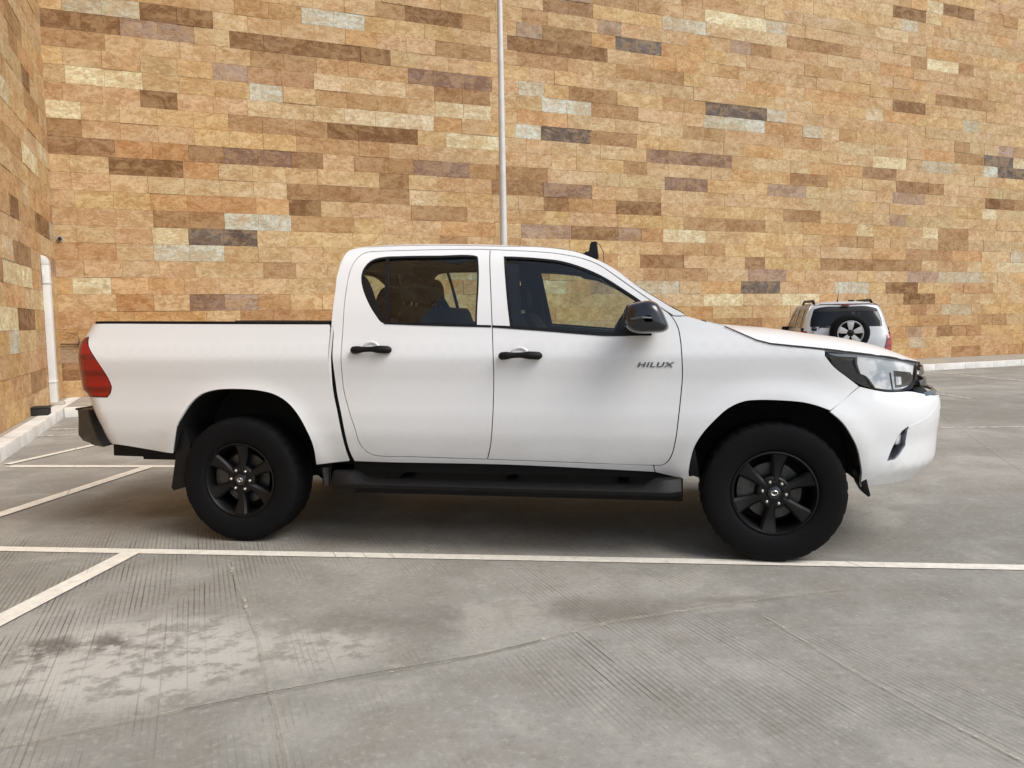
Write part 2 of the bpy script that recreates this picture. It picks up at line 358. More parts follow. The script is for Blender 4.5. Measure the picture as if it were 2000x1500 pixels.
# ------------------------------------------------------------------ the setting
gm = MB(); gm.add([(-300, -300, 0), (300, -300, 0), (300, 300, 0), (-300, 300, 0)], [(0, 1, 2, 3)])
tag(gm.build('concrete_ground', M['ground']), kind='structure', label='broom finished concrete floor of the car park')

def strip(name, pts, w, mat, z=.004, jitter=0.0, n=1, ends=None):
    """flat band along a polyline"""
    P = [Vector((p[0], p[1], 0)) for p in pts]; Q = [P[0]]
    for a, b in zip(P, P[1:]):
        for k in range(1, n + 1): Q.append(a.lerp(b, k / n))
    v = []; f = []
    for i, p in enumerate(Q):
        d = (Q[min(i + 1, len(Q) - 1)] - Q[max(i - 1, 0)]).normalized(); s = Vector((-d.y, d.x, 0)); o = random.uniform(-jitter, jitter)
        h = w / 2 * (1 + random.uniform(-1, 1) * (jitter * 30)); v += [p + s * (h + o), p - s * (h - o)]
    v = [(a.x, a.y, z) for a in v]
    for i in range(len(Q) - 1): f.append((2 * i, 2 * i + 1, 2 * i + 3, 2 * i + 2))
    o = mesh(name, v, f, mat); tag(o, kind='structure'); return o

strip('parking_line', [(-6.2, 4.867), (-.02, 4.20), (3.2, 3.84), (9.0, 3.20)], .088, M['paint'], .004)
strip('parking_line', [(-4.86, 7.31), (-3.2, 7.165), (1.6, 6.74)], .105, M['paint'], .004)
strip('parking_line', [(-2.245, 4.42), (-2.34, 3.385), (-2.45, 2.1)], .115, M['paint'], .008)
strip('parking_line', [(-3.44, 7.12), (-3.655, 5.375), (-3.80, 4.2 + .45)], .115, M['paint'], .008)
strip('parking_line', [(-4.93, 7.40), (-4.69, 8.60)], .085, M['paint'], .008)
strip('parking_line', [(-6.1, 9.95), (-5.0, 9.99), (-3.6, 10.05)], .10, M['paint_faint'], .004)
strip('parking_line', [(-5.9, 9.35), (-3.9, 9.50)], .10, M['paint_faint'], .004)
strip('parking_line', [(6.2, 15.2), (7.09, 13.05), (7.13, 11.9)], .11, M['paint_faint'], .004)
strip('parking_line', [(9.6, 18.4 - .6), (9.95, 14.9), (10.0, 13.5)], .12, M['paint_faint'], .004)
strip('parking_line', [(12.4, 18.6), (13.2, 15.6), (13.4, 14.2)], .12, M['paint_faint'], .004)
strip('parking_line', [(4.6, 8.9), (7.5, 8.75), (9.5, 8.5)], .07, M['paint_faint'], .004)
# slab joints and the filler smeared beside them
strip('slab_joint', [(-1.75, 2.28), (-1.38, 2.45), (-.90, 2.66), (-.14, 2.95), (.43, 3.27), (1.19, 3.52), (1.6, 3.62)], .026, M['seam'], .004, .003, 20)
strip('slab_joint', [(-1.56, 4.12), (-1.11, 3.19), (-.89, 2.68), (-.69, 2.2), (-.6, 1.9)], .017, M['seam'], .006, .0025, 20)
strip('slab_joint', [(1.10, 3.30), (1.25, 2.77), (1.36, 2.48), (1.50, 2.15)], .014, M['seam'], .006, .0025, 20)
strip('slab_joint', [(3.4, 3.3), (3.9, 5.4), (6.0, 11.0)], .012, M['seam'], .006, .002, 9)
strip('joint_crack', [(-1.15, 2.545), (-.90, 2.655), (-.50, 2.815), (-.14, 2.945), (.1, 3.07)], .0032, M['seamdark'], .009, .002, 30)

def wp(a, b, z=0): return CORNER + E1 * a - E2 * b + Vector((0, 0, z))
def wall_box(name, a0, a1, b0, b1, z0, z1, mat, bevel=None):
    o = MB().box(a0, a1, -b1, -b0, z0, z1).build(name, mat, None, bevel=bevel); o.location = CORNER; o.rotation_euler = (0, 0, WA); return tag(o, kind='structure')
wall_box('pavement', .282, 46, .0, 1.79, -.05, .138, M['pave'])
wall_box('pavement', .002, .10, 0.0, 14, -.05, .138, M['pave'])
kt = MB()
for k in range(46):
    kt.box(.285 + k + .004, .285 + k + .996, -1.95, -1.795, -.05, .14)
o = kt.build('kerb', M['kerb_white'], None, bevel=.012); o.location = CORNER; o.rotation_euler = (0, 0, WA); tag(o, kind='structure')
kt = MB()
for k in range(12):
    kt.box(.10, .285, -1.95 - k - .996, -1.95 - k - .004, -.05, .14)
o = kt.build('kerb', M['kerb_white'], None, bevel=.015); o.location = CORNER; o.rotation_euler = (0, 0, WA); tag(o, kind='structure')
wall_box('kerb', .10, .28, 0.0, 1.95, -.05, .139, M['kerb_white'])

# ------------------------------------------------------------------ stone walls
TW, THT, ZB = .5783, .2893, .138
TAN = [((200, 163, 117), 14), ((203, 165, 113), 12), ((198, 159, 115), 9), ((196, 163, 119), 8), ((205, 173, 128), 4), ((186, 144, 98), 4), ((198, 152, 102), 5),
       ((172, 132, 90), 4.2), ((214, 192, 150), 1.6), ((192, 174, 142), 1.4), ((168, 138, 112), 1.3), ((150, 112, 76), 1.2)]
CL = {'D': (134, 97, 62), 'B': (160, 120, 80), 'G': (108, 92, 80), 'C': (224, 202, 156), 'P': (200, 190, 164), 'M': (140, 108, 86), 'O': (184, 134, 86)}
def pick():
    r = random.uniform(0, sum(w for _, w in TAN)); c = None
    for c, w in TAN:
        r -= w
        if r <= 0: break
    j = random.uniform(-5, 5)
    return tuple(max(20, min(245, v + j + random.uniform(-1.5, 1.5))) for v in c)
def tile_colour(c):
    l = lin(*c); return (l[0] * STONE_K * .985, l[1] * STONE_K * 1.11, l[2] * STONE_K * 1.26, 1.0)

_tile_cache = {}
def tile_geo(w):
    g = .0009; c = .0022; t = .03; x0, x1, z0, z1 = g, w - g, g, THT - g
    v = [(x0, 0, z0), (x1, 0, z0), (x1, 0, z1), (x0, 0, z1), (x0, -t + c, z0), (x1, -t + c, z0), (x1, -t + c, z1), (x0, -t + c, z1),
         (x0 + c, -t, z0 + c), (x1 - c, -t, z0 + c), (x1 - c, -t, z1 - c), (x0 + c, -t, z1 - c)]
    f = [(8, 9, 10, 11)] + [(4 + i, 4 + (i + 1) % 4, 8 + (i + 1) % 4, 8 + i) for i in range(4)] + [(i, (i + 1) % 4, 4 + (i + 1) % 4, 4 + i) for i in range(4)]
    return v, f
def tile_mesh(w):
    k = round(w, 3)
    if k not in _tile_cache:
        v, f = tile_geo(k); me = bpy.data.meshes.new('stone_tile'); me.from_pydata(v, [], f); me.update(); me.materials.append(M['stone']); _tile_cache[k] = me
    return _tile_cache[k]

def clad(root, a_start, a_end, z_top, notable, origin, rot, seen, limit):
    """stones in running courses: the ones that show largest are parts, the rest one joined part"""
    tiles = []
    nrow = int((z_top - ZB) / THT)
    for r in range(nrow):
        mine = [q for q in notable if q[0] == r]
        off = (mine[0][1] - mine[0][2] * 0) % TW if mine else random.choice([.0, .145, .289, .434]) + random.uniform(-.02, .02)
        a = a_start - TW + ((off - a_start) % TW); run = 0; cur = None
        while a < a_end:
            x0, x1 = max(a, a_start), min(a + TW, a_end)
            if x1 - x0 > .04:
                mid = (a + TW / 2); cls = None
                for q in mine:
                    if q[1] - .12 <= mid <= q[2] + .12: cls = q[3]
                jj = random.uniform(-5, 5)
                if cls: c = tuple(v + jj for v in CL[cls])
                elif run > 0: c = tuple(v + jj for v in cur); run -= 1
                else: cur = c = pick(); run = random.choice([0, 0, 0, 1, 1, 2]); run = min(run, 1) if sum(cur) < 400 else run
                if r < 5 and not cls: c = (c[0] * .97, c[1] * .94, c[2] * .90)
                tiles.append((x0, x1 - x0, ZB + r * THT, tile_colour(c)))
            a += TW
    scored = sorted(((seen(x + w / 2, z + THT / 2, w), i) for i, (x, w, z, c) in enumerate(tiles)), reverse=True)
    keep = set(i for s, i in scored[:limit] if s > 0)
    rest = MB(); cols = []
    for i, (x, w, z, c) in enumerate(tiles):
        pr = random.choice([0, 0, 0, 0, 0, .001, .002, .004, .008]) + random.uniform(0, .0012)
        if i in keep:
            o = bpy.data.objects.new('stone_tile', tile_mesh(round(w, 3) if w < TW - .002 else TW)); col.objects.link(o); o.parent = root
            o.location = (x, -pr, z); o.color = c; o.rotation_euler = (random.uniform(-.002, .002), 0, random.uniform(-.0018, .0018))
        else:
            v, f = tile_geo(w); rest.add([(x + p[0], p[1] - pr, z + p[2]) for p in v], f); cols += [c] * 12
    o = rest.build('stone_tiles', M['stone_far'], root); tag(o, kind='stuff')
    at = o.data.color_attributes.new('tile_color', 'FLOAT_COLOR', 'POINT')
    for i, c in enumerate(cols): at.data[i].color = c
    return len(keep)

def shown(P, w, e):
    """size in the frame, nothing behind the pickup"""
    d = P - Vector((0, 0, CAM_H)); z = d.dot(fwd)
    if z < .5: return 0
    x = 1000 + 1500 * d.dot(right) / z; y = 750 - 1500 * d.dot(up) / z
    if not (-20 < x < 2020 and -15 < y < 1400): return 0
    if 200 < x < 1700 and y > 640: return 0
    if 665 < x < 1150 and 490 < y < 1000: return 0
    if 1150 < x < 1500 and y > 490 + (x - 1150) * .45: return 0
    return w * abs(e.dot(d.normalized().cross(Vector((0, 0, 1))))) / z ** 2

wall_root = empty('stone_wall', CORNER, WA)
tag(wall_root, 'long tan and brown split stone clad wall running behind the pickup', 'wall')
MB().box(-.4, 30, 0, .35, 0, 12.4).build('core', M['mortar'], wall_root)
MB().box(-.45, 30, -.08, .42, 12.4, 12.55).build('coping', M['kerb_grey'], wall_root, bevel=.01)
nb = []
for xl, xr, z, c in NOTABLE: nb.append((int((z - ZB) / THT), xl, xr, c))
clad(wall_root, 0, 30, 12.4, nb, CORNER, WA, lambda a, z, w: shown(CORNER + E1 * a + Vector((0, 0, z)), w, E1), 300)

side_root = empty('side_stone_wall', CORNER, WA + R(90))
tag(side_root, 'tan stone clad side wall meeting the long wall beside the white downpipe', 'wall')
# local x runs back from the camera side to the corner: -b ; outer face at local -y (towards the car park)
MB().box(-13, -.002, 0, .35, 0, 12.4).build('core', M['mortar'], side_root)
MB().box(-13, .35, -.08, .42, 12.402, 12.552).build('coping', M['kerb_grey'], side_root, bevel=.01)
nb2 = []
for b0, b1, z, c in NOTABLE_L: nb2.append((int((z - ZB) / THT), -b1, -b0, c))
clad(side_root, -13, -.034, 12.4, nb2, CORNER, WA, lambda a, z, w: shown(CORNER + E2 * a + Vector((0, 0, z)), w, E2), 300)

# ------------------------------------------------------------------ things on and by the walls
lp = empty('lamp_post', (-.115, 14.35, .138)); tag(lp, 'tall pale grey steel pole standing behind the pickup cab', 'lamp post')
MB().tube([(0, 0, 0), (0, 0, 3), (0, 0, 9.6)], [.075, .066, .036], 24).build('pole', M['steel'], lp, smooth=R(40))
MB().box(-.17, .17, -.17, .17, 0, .02).build('base_plate', M['steel'], lp, bevel=.004)
for sx in (-1, 1):
    for sy in (-1, 1):
        MB().tube([(sx * .13, sy * .13, .02), (sx * .13, sy * .13, .055)], .014, 6).build('anchor_bolt', M['nut'], lp)
MB().tube([(0, 0, 9.55), (.05, -.15, 9.75), (.25, -.75, 9.95), (.32, -1.0, 9.98)], .028, 12).build('arm', M['steel'], lp, smooth=R(40))
MB().box(-.15, .15, -.35, .35, -.05, .05).build('lamp_head', M['steel'], lp, bevel=.03).matrix_local = Matrix.Translation((.38, -1.25, 9.98))

dp = empty('downpipe', CORNER - E2 * 1.32 + E1 * .034 + Vector((0, 0, .138)), WA)
tag(dp, 'white boxed downpipe with bent top in the corner of the stone walls', 'pipe')
MB().box(.0, .10, -.08, .08, 0, 2.14).build('pipe', M['white_pvc'], dp, bevel=.008)
el = MB(); prof = []
for k in range(9):
    a = R(90) * k / 8; prof.append((-.002 + .102 * math.cos(a), 2.141 + .14 * math.sin(a)))
el.prism([(-.002, 2.141)] + prof, -.085, .085, 'y'); el.build('elbow', M['white_pvc'], dp, bevel=.008)
for z in (.35, 1.85): MB().box(.0, .106, -.09, .09, z, z + .03).build('bracket', M['white_pvc'], dp, bevel=.004)
MB().box(.0, .18, -.10, .10, 0, .05).build('shoe', M['kerb_grey'], dp, bevel=.01)
MB().tube([(.02, -.078, 2.02), (.02, -.13, 1.98), (.02, -.13, 1.9)], .012, 8).build('clip', M['steel'], dp)

bx = empty('utility_box', CORNER - E2 * 2.78 + E1 * .034 + Vector((0, 0, .138)), WA)
tag(bx, 'small black metal box on the kerb against the side wall', 'box')
MB().box(.0, .20, -.12, .12, 0, .10).build('box_body', M['black_box'], bx, bevel=.01)
MB().box(-.0, .212, -.13, .13, .10, .118).build('lid', M['black_box'], bx, bevel=.004)
for k in range(4): MB().box(.2005, .206, -.09 + k * .05, -.065 + k * .05, .02, .085).build('louvre', M['black_box'], bx)

wpz = empty('wall_tap', wp(.36, .034, 1.04), WA); tag(wpz, 'rusty dark pipe stub with bent wire on the wall beside the downpipe', 'pipe')
MB().tube([(-.5, -.03, .01), (-.02, -.03, 0)], .009, 8).build('thin_pipe', M['rusty'], wpz)
MB().tube([(-.05, -.04, 0), (.8, -.04, -.01)], .022, 10).build('pipe', M['rusty'], wpz, smooth=R(40))
MB().tube([(-.06, -.04, 0), (0, -.04, 0)], .034, 10).build('coupling', M['rusty'], wpz, smooth=R(40))
MB().tube([(-.03, -.04, .02), (-.05, -.05, .10), (-.10, -.05, .17), (-.22, -.04, .20)], .005, 6).build('wire', M['rusty'], wpz)
kb = empty('wall_bracket', wp(.12, .034, 2.80), WA); tag(kb, 'small rusty stub with a chipped pale ring high in the wall corner', 'bracket')
MB().tube([(0, .0, 0), (0, -.05, -.01)], [.035, .028], 10).build('stub', M['rusty'], kb)
MB().tube([(0, .0, 0), (0, -.012, 0)], .055, 9).build('ring', M['kerb_grey'], kb)

# ------------------------------------------------------------------ side profile of the pickup in metres
def smooth_interp(xs, ys):
    # monotone cubic hermite (pchip)
    xs=[float(v) for v in xs]; ys=[float(v) for v in ys]; n=len(xs)
    h=[xs[i+1]-xs[i] for i in range(n-1)]; d=[(ys[i+1]-ys[i])/h[i] for i in range(n-1)]
    m=[0.0]*n; m[0]=d[0]; m[-1]=d[-1]
    for i in range(1,n-1):
        if d[i-1]*d[i]>0:
            w1=2*h[i]+h[i-1]; w2=h[i]+2*h[i-1]; m[i]=(w1+w2)/(w1/d[i-1]+w2/d[i])
    def f(x):
        if x<=xs[0]: return ys[0]+m[0]*(x-xs[0])
        if x>=xs[-1]: return ys[-1]+m[-1]*(x-xs[-1])
        k=0
        while x>xs[k+1]: k+=1
        t=(x-xs[k])/h[k]; t2=t*t; t3=t2*t
        return (2*t3-3*t2+1)*ys[k]+(t3-2*t2+t)*h[k]*m[k]+(-2*t3+3*t2)*ys[k+1]+(t3-t2)*h[k]*m[k+1]
    return f
W=1.855
TZ=smooth_interp([.30,.40,.50,.60,.70,.78,.88,.98,1.06,1.11,1.18,1.24,1.30,1.40,1.50,1.60,1.68,1.74,1.78],
                 [.14,.09,.045,.018,.002,0,.006,.009,.005,.004,.020,.040,.058,.088,.127,.172,.216,.27,.34])
SF=smooth_interp([.40,.46,.50,.56,.66,.78,.85,.89,.93,1.00,1.06,1.12,1.20,1.30],
                 [.935,.985,1.012,1.024,1.03,1.04,1.035,1.01,.96,.945,.93,.90,.82,.62])
SR=smooth_interp([.50,.60,.70,.80,.89,.94,1.10,1.21,1.27,1.35],
                 [-4.0,-4.05,-4.09,-4.135,-4.17,-4.21,-4.225,-4.235,-4.20,-4.16])
S0=.15; NE=2.35
def arc_table(A,B,N=200):
    pts=[]
    for i in range(N+1):
        a=math.pi/2*i/N
        pts.append((A*math.sin(a)**(2/NE), B-B*math.cos(a)**(2/NE)))
    L=[0]
    for i in range(N): L.append(L[-1]+math.hypot(pts[i+1][0]-pts[i][0],pts[i+1][1]-pts[i][1]))
    return L,pts
_L,_P=arc_table(.86,W/2); LF=_L[-1]
def front(q):
    q=max(0,min(1,q))*LF
    lo,hi=0,len(_L)-1
    while hi-lo>1:
        mid=(lo+hi)//2
        if _L[mid]<=q: lo=mid
        else: hi=mid
    f=(q-_L[lo])/(_L[hi]-_L[lo]); a=_P[lo];b=_P[hi]
    return (a[0]+(b[0]-a[0])*f)/.86, (a[1]+(b[1]-a[1])*f)/(W/2)
RR=.14
HUB=.385; WB=3.085
def bulge(s,z):
    b=0
    for hs in (0,-WB):
        r=math.hypot(s-hs,z-HUB)
        if z>.3: b-=.022*math.exp(-((r-.50)/.085)**2)*min(1,(z-.3)/.2)
    return b
def surf(u,z):
    """(u,z) -> (s,t,z); u = s along flank, arc length round nose/tail"""
    if u>S0:
        q=(u-S0)/LF
        if q>1:
            s,t,z=surf(S0+LF*(2-q),z); return s,W-t,z
        a,b=front(q); s=S0+a*(SF(z)-S0); t=b*W/2
        k=.012*math.exp(-((z-.645)/.075)**2)*max(0,min(1,(q-.22)/.16))*max(0,min(1,(.80-q)/.25))
        k-=.006*math.exp(-((z-.505)/.035)**2)*max(0,min(1,(q-.25)/.15))*max(0,min(1,(1.0-q)/.2))
        return s-k*.55, t+k*.8+(TZ(z)+bulge(u,z)*(1-min(1,q*1.5)))*(1-b), z
    sr=SR(z)
    if u>=sr+RR: return u, TZ(z)+bulge(u,z), z
    d=sr+RR-u
    if d<math.pi/2*RR:
        a=d/RR; return sr+RR-RR*math.sin(a), TZ(z)+RR*(1-math.cos(a)), z
    return sr, TZ(z)+RR+d-math.pi/2*RR, z
TH=math.radians(10.6); OX,OY=1.38,4.02
def world(s,t,z,off=0):
    return (OX+s*math.cos(TH)+t*math.sin(TH), OY-s*math.sin(TH)+t*math.cos(TH), z)

# outlines on the flank: (distance along the body from the front axle, height)
D = {
  'cab_top': [(-2.4939, 1.3204), (-2.4924, 1.3745), (-2.4948, 1.5067), (-2.4976, 1.6141), (-2.4852, 1.6933), (-2.4808, 1.7538), (-2.475, 1.7729), (-2.4438, 1.7858), (-2.3278, 1.7925), (-2.1797, 1.7942), (-2.0311, 1.7921), (-1.736, 1.779), (-1.4483, 1.7618), (-1.2931, 1.7529), (-1.1577, 1.7344), (-1.0577, 1.7121), (-1.0047, 1.6919), (-0.9589, 1.6716), (-0.9072, 1.6469), (-0.8305, 1.5989), (-0.7674, 1.5495), (-0.7052, 1.5002), (-0.6438, 1.459), (-0.5832, 1.42), (-0.5231, 1.3819), (-0.4635, 1.3473), (-0.4044, 1.322), (-0.3456, 1.3033)],
  'seam_top': [(-2.4142, 1.0609), (-2.4173, 1.1914), (-2.4202, 1.3193), (-2.4238, 1.449), (-2.4229, 1.5562), (-2.4185, 1.6277), (-2.4025, 1.6908), (-2.375, 1.7361), (-2.3475, 1.7526), (-2.2749, 1.7572), (-2.0118, 1.7568), (-1.7236, 1.751), (-1.5731, 1.7437), (-1.4221, 1.7317), (-1.2873, 1.7199), (-1.1542, 1.7019), (-1.0227, 1.67), (-0.9579, 1.6452), (-0.8935, 1.6075), (-0.8298, 1.561), (-0.767, 1.5146), (-0.705, 1.4689), (-0.6438, 1.4251), (-0.5832, 1.38), (-0.5353, 1.3421), (-0.5126, 1.3085), (-0.4938, 1.2669), (-0.4835, 1.2066), (-0.477, 1.1277), (-0.4736, 0.9981), (-0.4781, 0.9429), (-0.4915, 0.8078), (-0.5115, 0.6558), (-0.5341, 0.5704), (-0.5612, 0.5336), (-0.5887, 0.5202), (-0.6273, 0.5187), (-1.1251, 0.5282), (-1.5599, 0.5368), (-1.8505, 0.5407), (-2.0169, 0.544), (-2.1986, 0.5439), (-2.2583, 0.5556), (-2.295, 0.5813), (-2.3242, 0.6301), (-2.3401, 0.701), (-2.377, 0.8212), (-2.4072, 0.9407)],
  'bpillar': [(-1.5728, 1.7437), (-1.5491, 1.5499), (-1.5345, 1.4168), (-1.525, 1.3123), (-1.5185, 1.2346), (-1.5107, 1.1321), (-1.5088, 1.0574), (-1.5115, 0.9417), (-1.5188, 0.7685), (-1.5362, 0.6202), (-1.5509, 0.537)],
  'win_rear': [(-2.3412, 1.5913), (-2.3247, 1.5353), (-2.3046, 1.4921), (-2.2548, 1.4095), (-2.2177, 1.361), (-2.1885, 1.3279), (-2.174, 1.3217), (-1.9501, 1.3105), (-1.7578, 1.3026), (-1.6117, 1.2979), (-1.6358, 1.6893), (-1.6421, 1.7037), (-1.6633, 1.7101), (-1.8829, 1.7164), (-2.113, 1.7207), (-2.2283, 1.7185), (-2.283, 1.7065), (-2.3181, 1.6786), (-2.3392, 1.6381)],
  'win_front': [(-1.4837, 1.6986), (-1.4166, 1.6948), (-1.2831, 1.6819), (-1.1511, 1.6618), (-1.0531, 1.6319), (-0.9561, 1.5907), (-0.8923, 1.5568), (-0.829, 1.5161), (-0.7665, 1.4737), (-0.6992, 1.4262), (-0.6492, 1.3859), (-0.6381, 1.2412), (-0.7039, 1.2406), (-0.8869, 1.2414), (-1.0108, 1.2513), (-1.1994, 1.2689), (-1.4208, 1.2878), (-1.4422, 1.418), (-1.4823, 1.6876)],
  'hood_seam': [(-0.2528, 1.2774), (-0.1615, 1.2355), (-0.0908, 1.203), (-0.0201, 1.1841), (0.0847, 1.172), (0.2802, 1.1523), (0.4896, 1.1271), (0.6819, 1.1035), (0.8795, 1.0741), (1.0053, 1.0611)],
  'headlight': [(0.2679, 1.1414), (0.2654, 1.1171), (0.3107, 1.0608), (0.3794, 1.0091), (0.4674, 0.9552), (0.549, 0.9328), (0.6176, 0.9208), (0.688, 0.9189), (0.8212, 0.9251), (0.9006, 0.9755), (0.9627, 1.0393), (0.8754, 1.0687), (0.6791, 1.0982), (0.4876, 1.1219)],
  'arch_f': [(-0.435, 0.4444), (-0.436, 0.4834), (-0.4281, 0.551), (-0.4087, 0.631), (-0.37, 0.7014), (-0.2988, 0.7845), (-0.2347, 0.842), (-0.1563, 0.8783), (-0.0925, 0.8859), (0.0218, 0.8845), (0.1468, 0.8735), (0.2089, 0.8575), (0.2696, 0.8282), (0.3306, 0.7719), (0.3787, 0.7012), (0.4178, 0.6259), (0.4437, 0.54), (0.4681, 0.4663), (0.4963, 0.4042)],
  'fog': [(0.7156, 0.7336), (0.676, 0.7112), (0.6467, 0.662), (0.6148, 0.6013), (0.5956, 0.5484), (0.6485, 0.5552), (0.6879, 0.5891), (0.7215, 0.6305), (0.7297, 0.688)],
  'arch_r': [(-3.5369, 0.5401), (-3.4923, 0.6736), (-3.481, 0.7118), (-3.4398, 0.7798), (-3.384, 0.857), (-3.3199, 0.9066), (-3.2371, 0.9322), (-3.1547, 0.9399), (-3.0572, 0.9401), (-2.9326, 0.9305), (-2.839, 0.9076), (-2.7614, 0.8636), (-2.6988, 0.7996), (-2.6458, 0.7122), (-2.6136, 0.6311), (-2.6027, 0.563), (-2.606, 0.4844)],
  'bed_front': [(-2.3999, 0.5077), (-2.4137, 0.5752), (-2.4282, 0.6693), (-2.4472, 0.7909), (-2.4715, 0.9106), (-2.4872, 1.0611), (-2.4958, 1.1803), (-2.5017, 1.2995)],
  'cab_gap': [(-2.4824, 1.2992), (-2.4735, 1.1801), (-2.4649, 1.061), (-2.4492, 0.9107), (-2.4249, 0.791), (-2.4058, 0.6696), (-2.3913, 0.5756), (-2.3693, 0.5083)],
  'sill': [(-2.3693, 0.5083), (-2.3438, 0.5072), (-1.4195, 0.5035), (-0.6163, 0.4778), (-0.4393, 0.438)],
}
# ------------------------------------------------------------------ curved panels
def norm_at(mapf, p, q):
    h = .0015; a = Vector(mapf(p + h, q)) - Vector(mapf(p - h, q)); b = Vector(mapf(p, q + h)) - Vector(mapf(p, q - h))
    n = a.cross(b); return n.normalized() if n.length > 1e-12 else Vector((0, -1, 0))

def dense(P, step=.03, corner=32):
    """closed outline: smooth between corners"""
    P = [Vector((p[0], p[1])) for p in P]; Q = []
    for p in P:
        if not Q or (p - Q[-1]).length > .004: Q.append(p)
    if (Q[0] - Q[-1]).length < .004: Q.pop()
    P = Q; n = len(P); T = []
    for i in range(n):
        a = (P[i] - P[i - 1]); b = (P[(i + 1) % n] - P[i]); ang = math.degrees(a.angle(b, 0))
        if ang > corner: T.append(None)
        else: T.append((a.normalized() + b.normalized()).normalized())
    out = []
    for i in range(n):
        a, b = P[i], P[(i + 1) % n]; L = (b - a).length; ch = (b - a) / L; ta = T[i] or ch; tb = T[(i + 1) % n] or ch
        m = max(1, int(math.ceil(L / step)))
        for k in range(m):
            t = k / m; t2 = t * t; t3 = t2 * t
            out.append(a * (2 * t3 - 3 * t2 + 1) + ta * L * (t3 - 2 * t2 + t) + b * (-2 * t3 + 3 * t2) + tb * L * (t3 - t2))
    return out

def area(P): return sum(P[i].x * P[(i + 1) % len(P)].y - P[(i + 1) % len(P)].x * P[i].y for i in range(len(P))) / 2
def inset_poly(P, d):
    """moves a closed outline inwards by d (outwards when negative)"""
    if area(P) < 0: P = P[::-1]
    n = len(P); out = []
    for i in range(n):
        a = (P[i] - P[i - 1]).normalized(); b = (P[(i + 1) % n] - P[i]).normalized()
        na = Vector((-a.y, a.x)); nb_ = Vector((-b.y, b.x)); m = na + nb_
        if m.length < .2: m = na
        m.normalize(); out.append(P[i] + m * d / max(.5, m.dot(na)))
    return out
def inside(p, P):
    c = False; j = len(P) - 1
    for i in range(len(P)):
        if (P[i].y > p[1]) != (P[j].y > p[1]) and p[0] < (P[j].x - P[i].x) * (p[1] - P[i].y) / (P[j].y - P[i].y) + P[i].x: c = not c
        j = i
    return c
def near(p, P, d):
    for q in P:
        if abs(q.x - p[0]) < d and abs(q.y - p[1]) < d: return True
    return False

def panel(name, outer, mapf, mat, parent, holes=(), off=0.0, thick=.014, gap=.0028, grid=.04, mirror=None, hole_gap=0.0, raw=False):
    O = [Vector(p) for p in outer] if raw else dense(outer)
    O = inset_poly(O, gap) if gap else (O if area(O) > 0 else O[::-1])
    H = [inset_poly(dense(h), -hole_gap) if hole_gap else dense(h) for h in holes]
    loops = [O] + H; verts = []; edges = []; ranges = []
    for L in loops:
        n0 = len(verts); verts += [Vector(p) for p in L]; edges += [(n0 + i, n0 + (i + 1) % len(L)) for i in range(len(L))]; ranges.append((n0, len(L)))
    xs = [p.x for p in O]; ys = [p.y for p in O]
    x = math.floor(min(xs) / grid) * grid; k = 0
    while x < max(xs):
        y = math.floor(min(ys) / grid) * grid + (grid / 2 if k % 2 else 0)
        while y < max(ys):
            if inside((x, y), O) and not any(inside((x, y), h) for h in H) and not any(near((x, y), L, grid * .45) for L in loops): verts.append(Vector((x, y)))
            y += grid
        x += grid; k += 1
    cv, ce, cf, ov, oe, of = delaunay_2d_cdt(verts, edges, [], 0, 1e-5, True)
    faces = []
    for f in cf:
        c = sum((cv[i] for i in f), Vector((0, 0))) / len(f)
        if inside(c, O) and not any(inside(c, h) for h in H):
            a, b, d = cv[f[0]], cv[f[1]], cv[f[2]]
            if (b.x - a.x) * (d.y - a.y) - (b.y - a.y) * (d.x - a.x) < 0: f = f[::-1]
            faces.append(tuple(f))
    V = []; N = []
    for p in cv:
        n = norm_at(mapf, p.x, p.y); V.append(Vector(mapf(p.x, p.y)) + n * off); N.append(n)
    base = len(V)
    if thick:
        for li, L in enumerate(loops):
            idx = []
            for p in L:
                n = norm_at(mapf, p.x, p.y); P0 = Vector(mapf(p.x, p.y)) + n * off; idx.append((P0, P0 - n * thick, n))
            m = len(L); s = len(V)
            for i in range(m):
                a, b = L[i], L[(i + 1) % m]; d = (b - a).normalized(); hn = Vector((d.y, -d.x))
                pa = (L[i] + hn * .001)
                on = (Vector(mapf(pa.x, pa.y)) - Vector(mapf(L[i].x, L[i].y))).normalized()
                V += [idx[i][0], idx[i][1]]; N += [on, on]
            for i in range(m):
                a, b = s + 2 * i, s + 2 * ((i + 1) % m); faces.append((a, a + 1, b + 1, b))
    if mirror is not None:
        V = [Vector(mirror(v)) for v in V]; N = [Vector(mirror(v + n)) - Vector(mirror(v)) for v, n in zip([Vector((0, 0, 0))] * len(N), N)]
        faces = [f[::-1] for f in faces]
    return mesh(name, V, faces, mat, parent, normals=N)

def loft(name, rows, mat, parent, flip=False, angle=R(50)):
    """rows of points -> smooth skin"""
    n = len(rows[0]); v = [p for r in rows for p in r]; f = []
    for i in range(len(rows) - 1):
        for k in range(n - 1):
            q = (i * n + k, i * n + k + 1, (i + 1) * n + k + 1, (i + 1) * n + k); f.append(q[::-1] if flip else q)
    return mesh(name, v, f, mat, parent, autosmooth=angle)

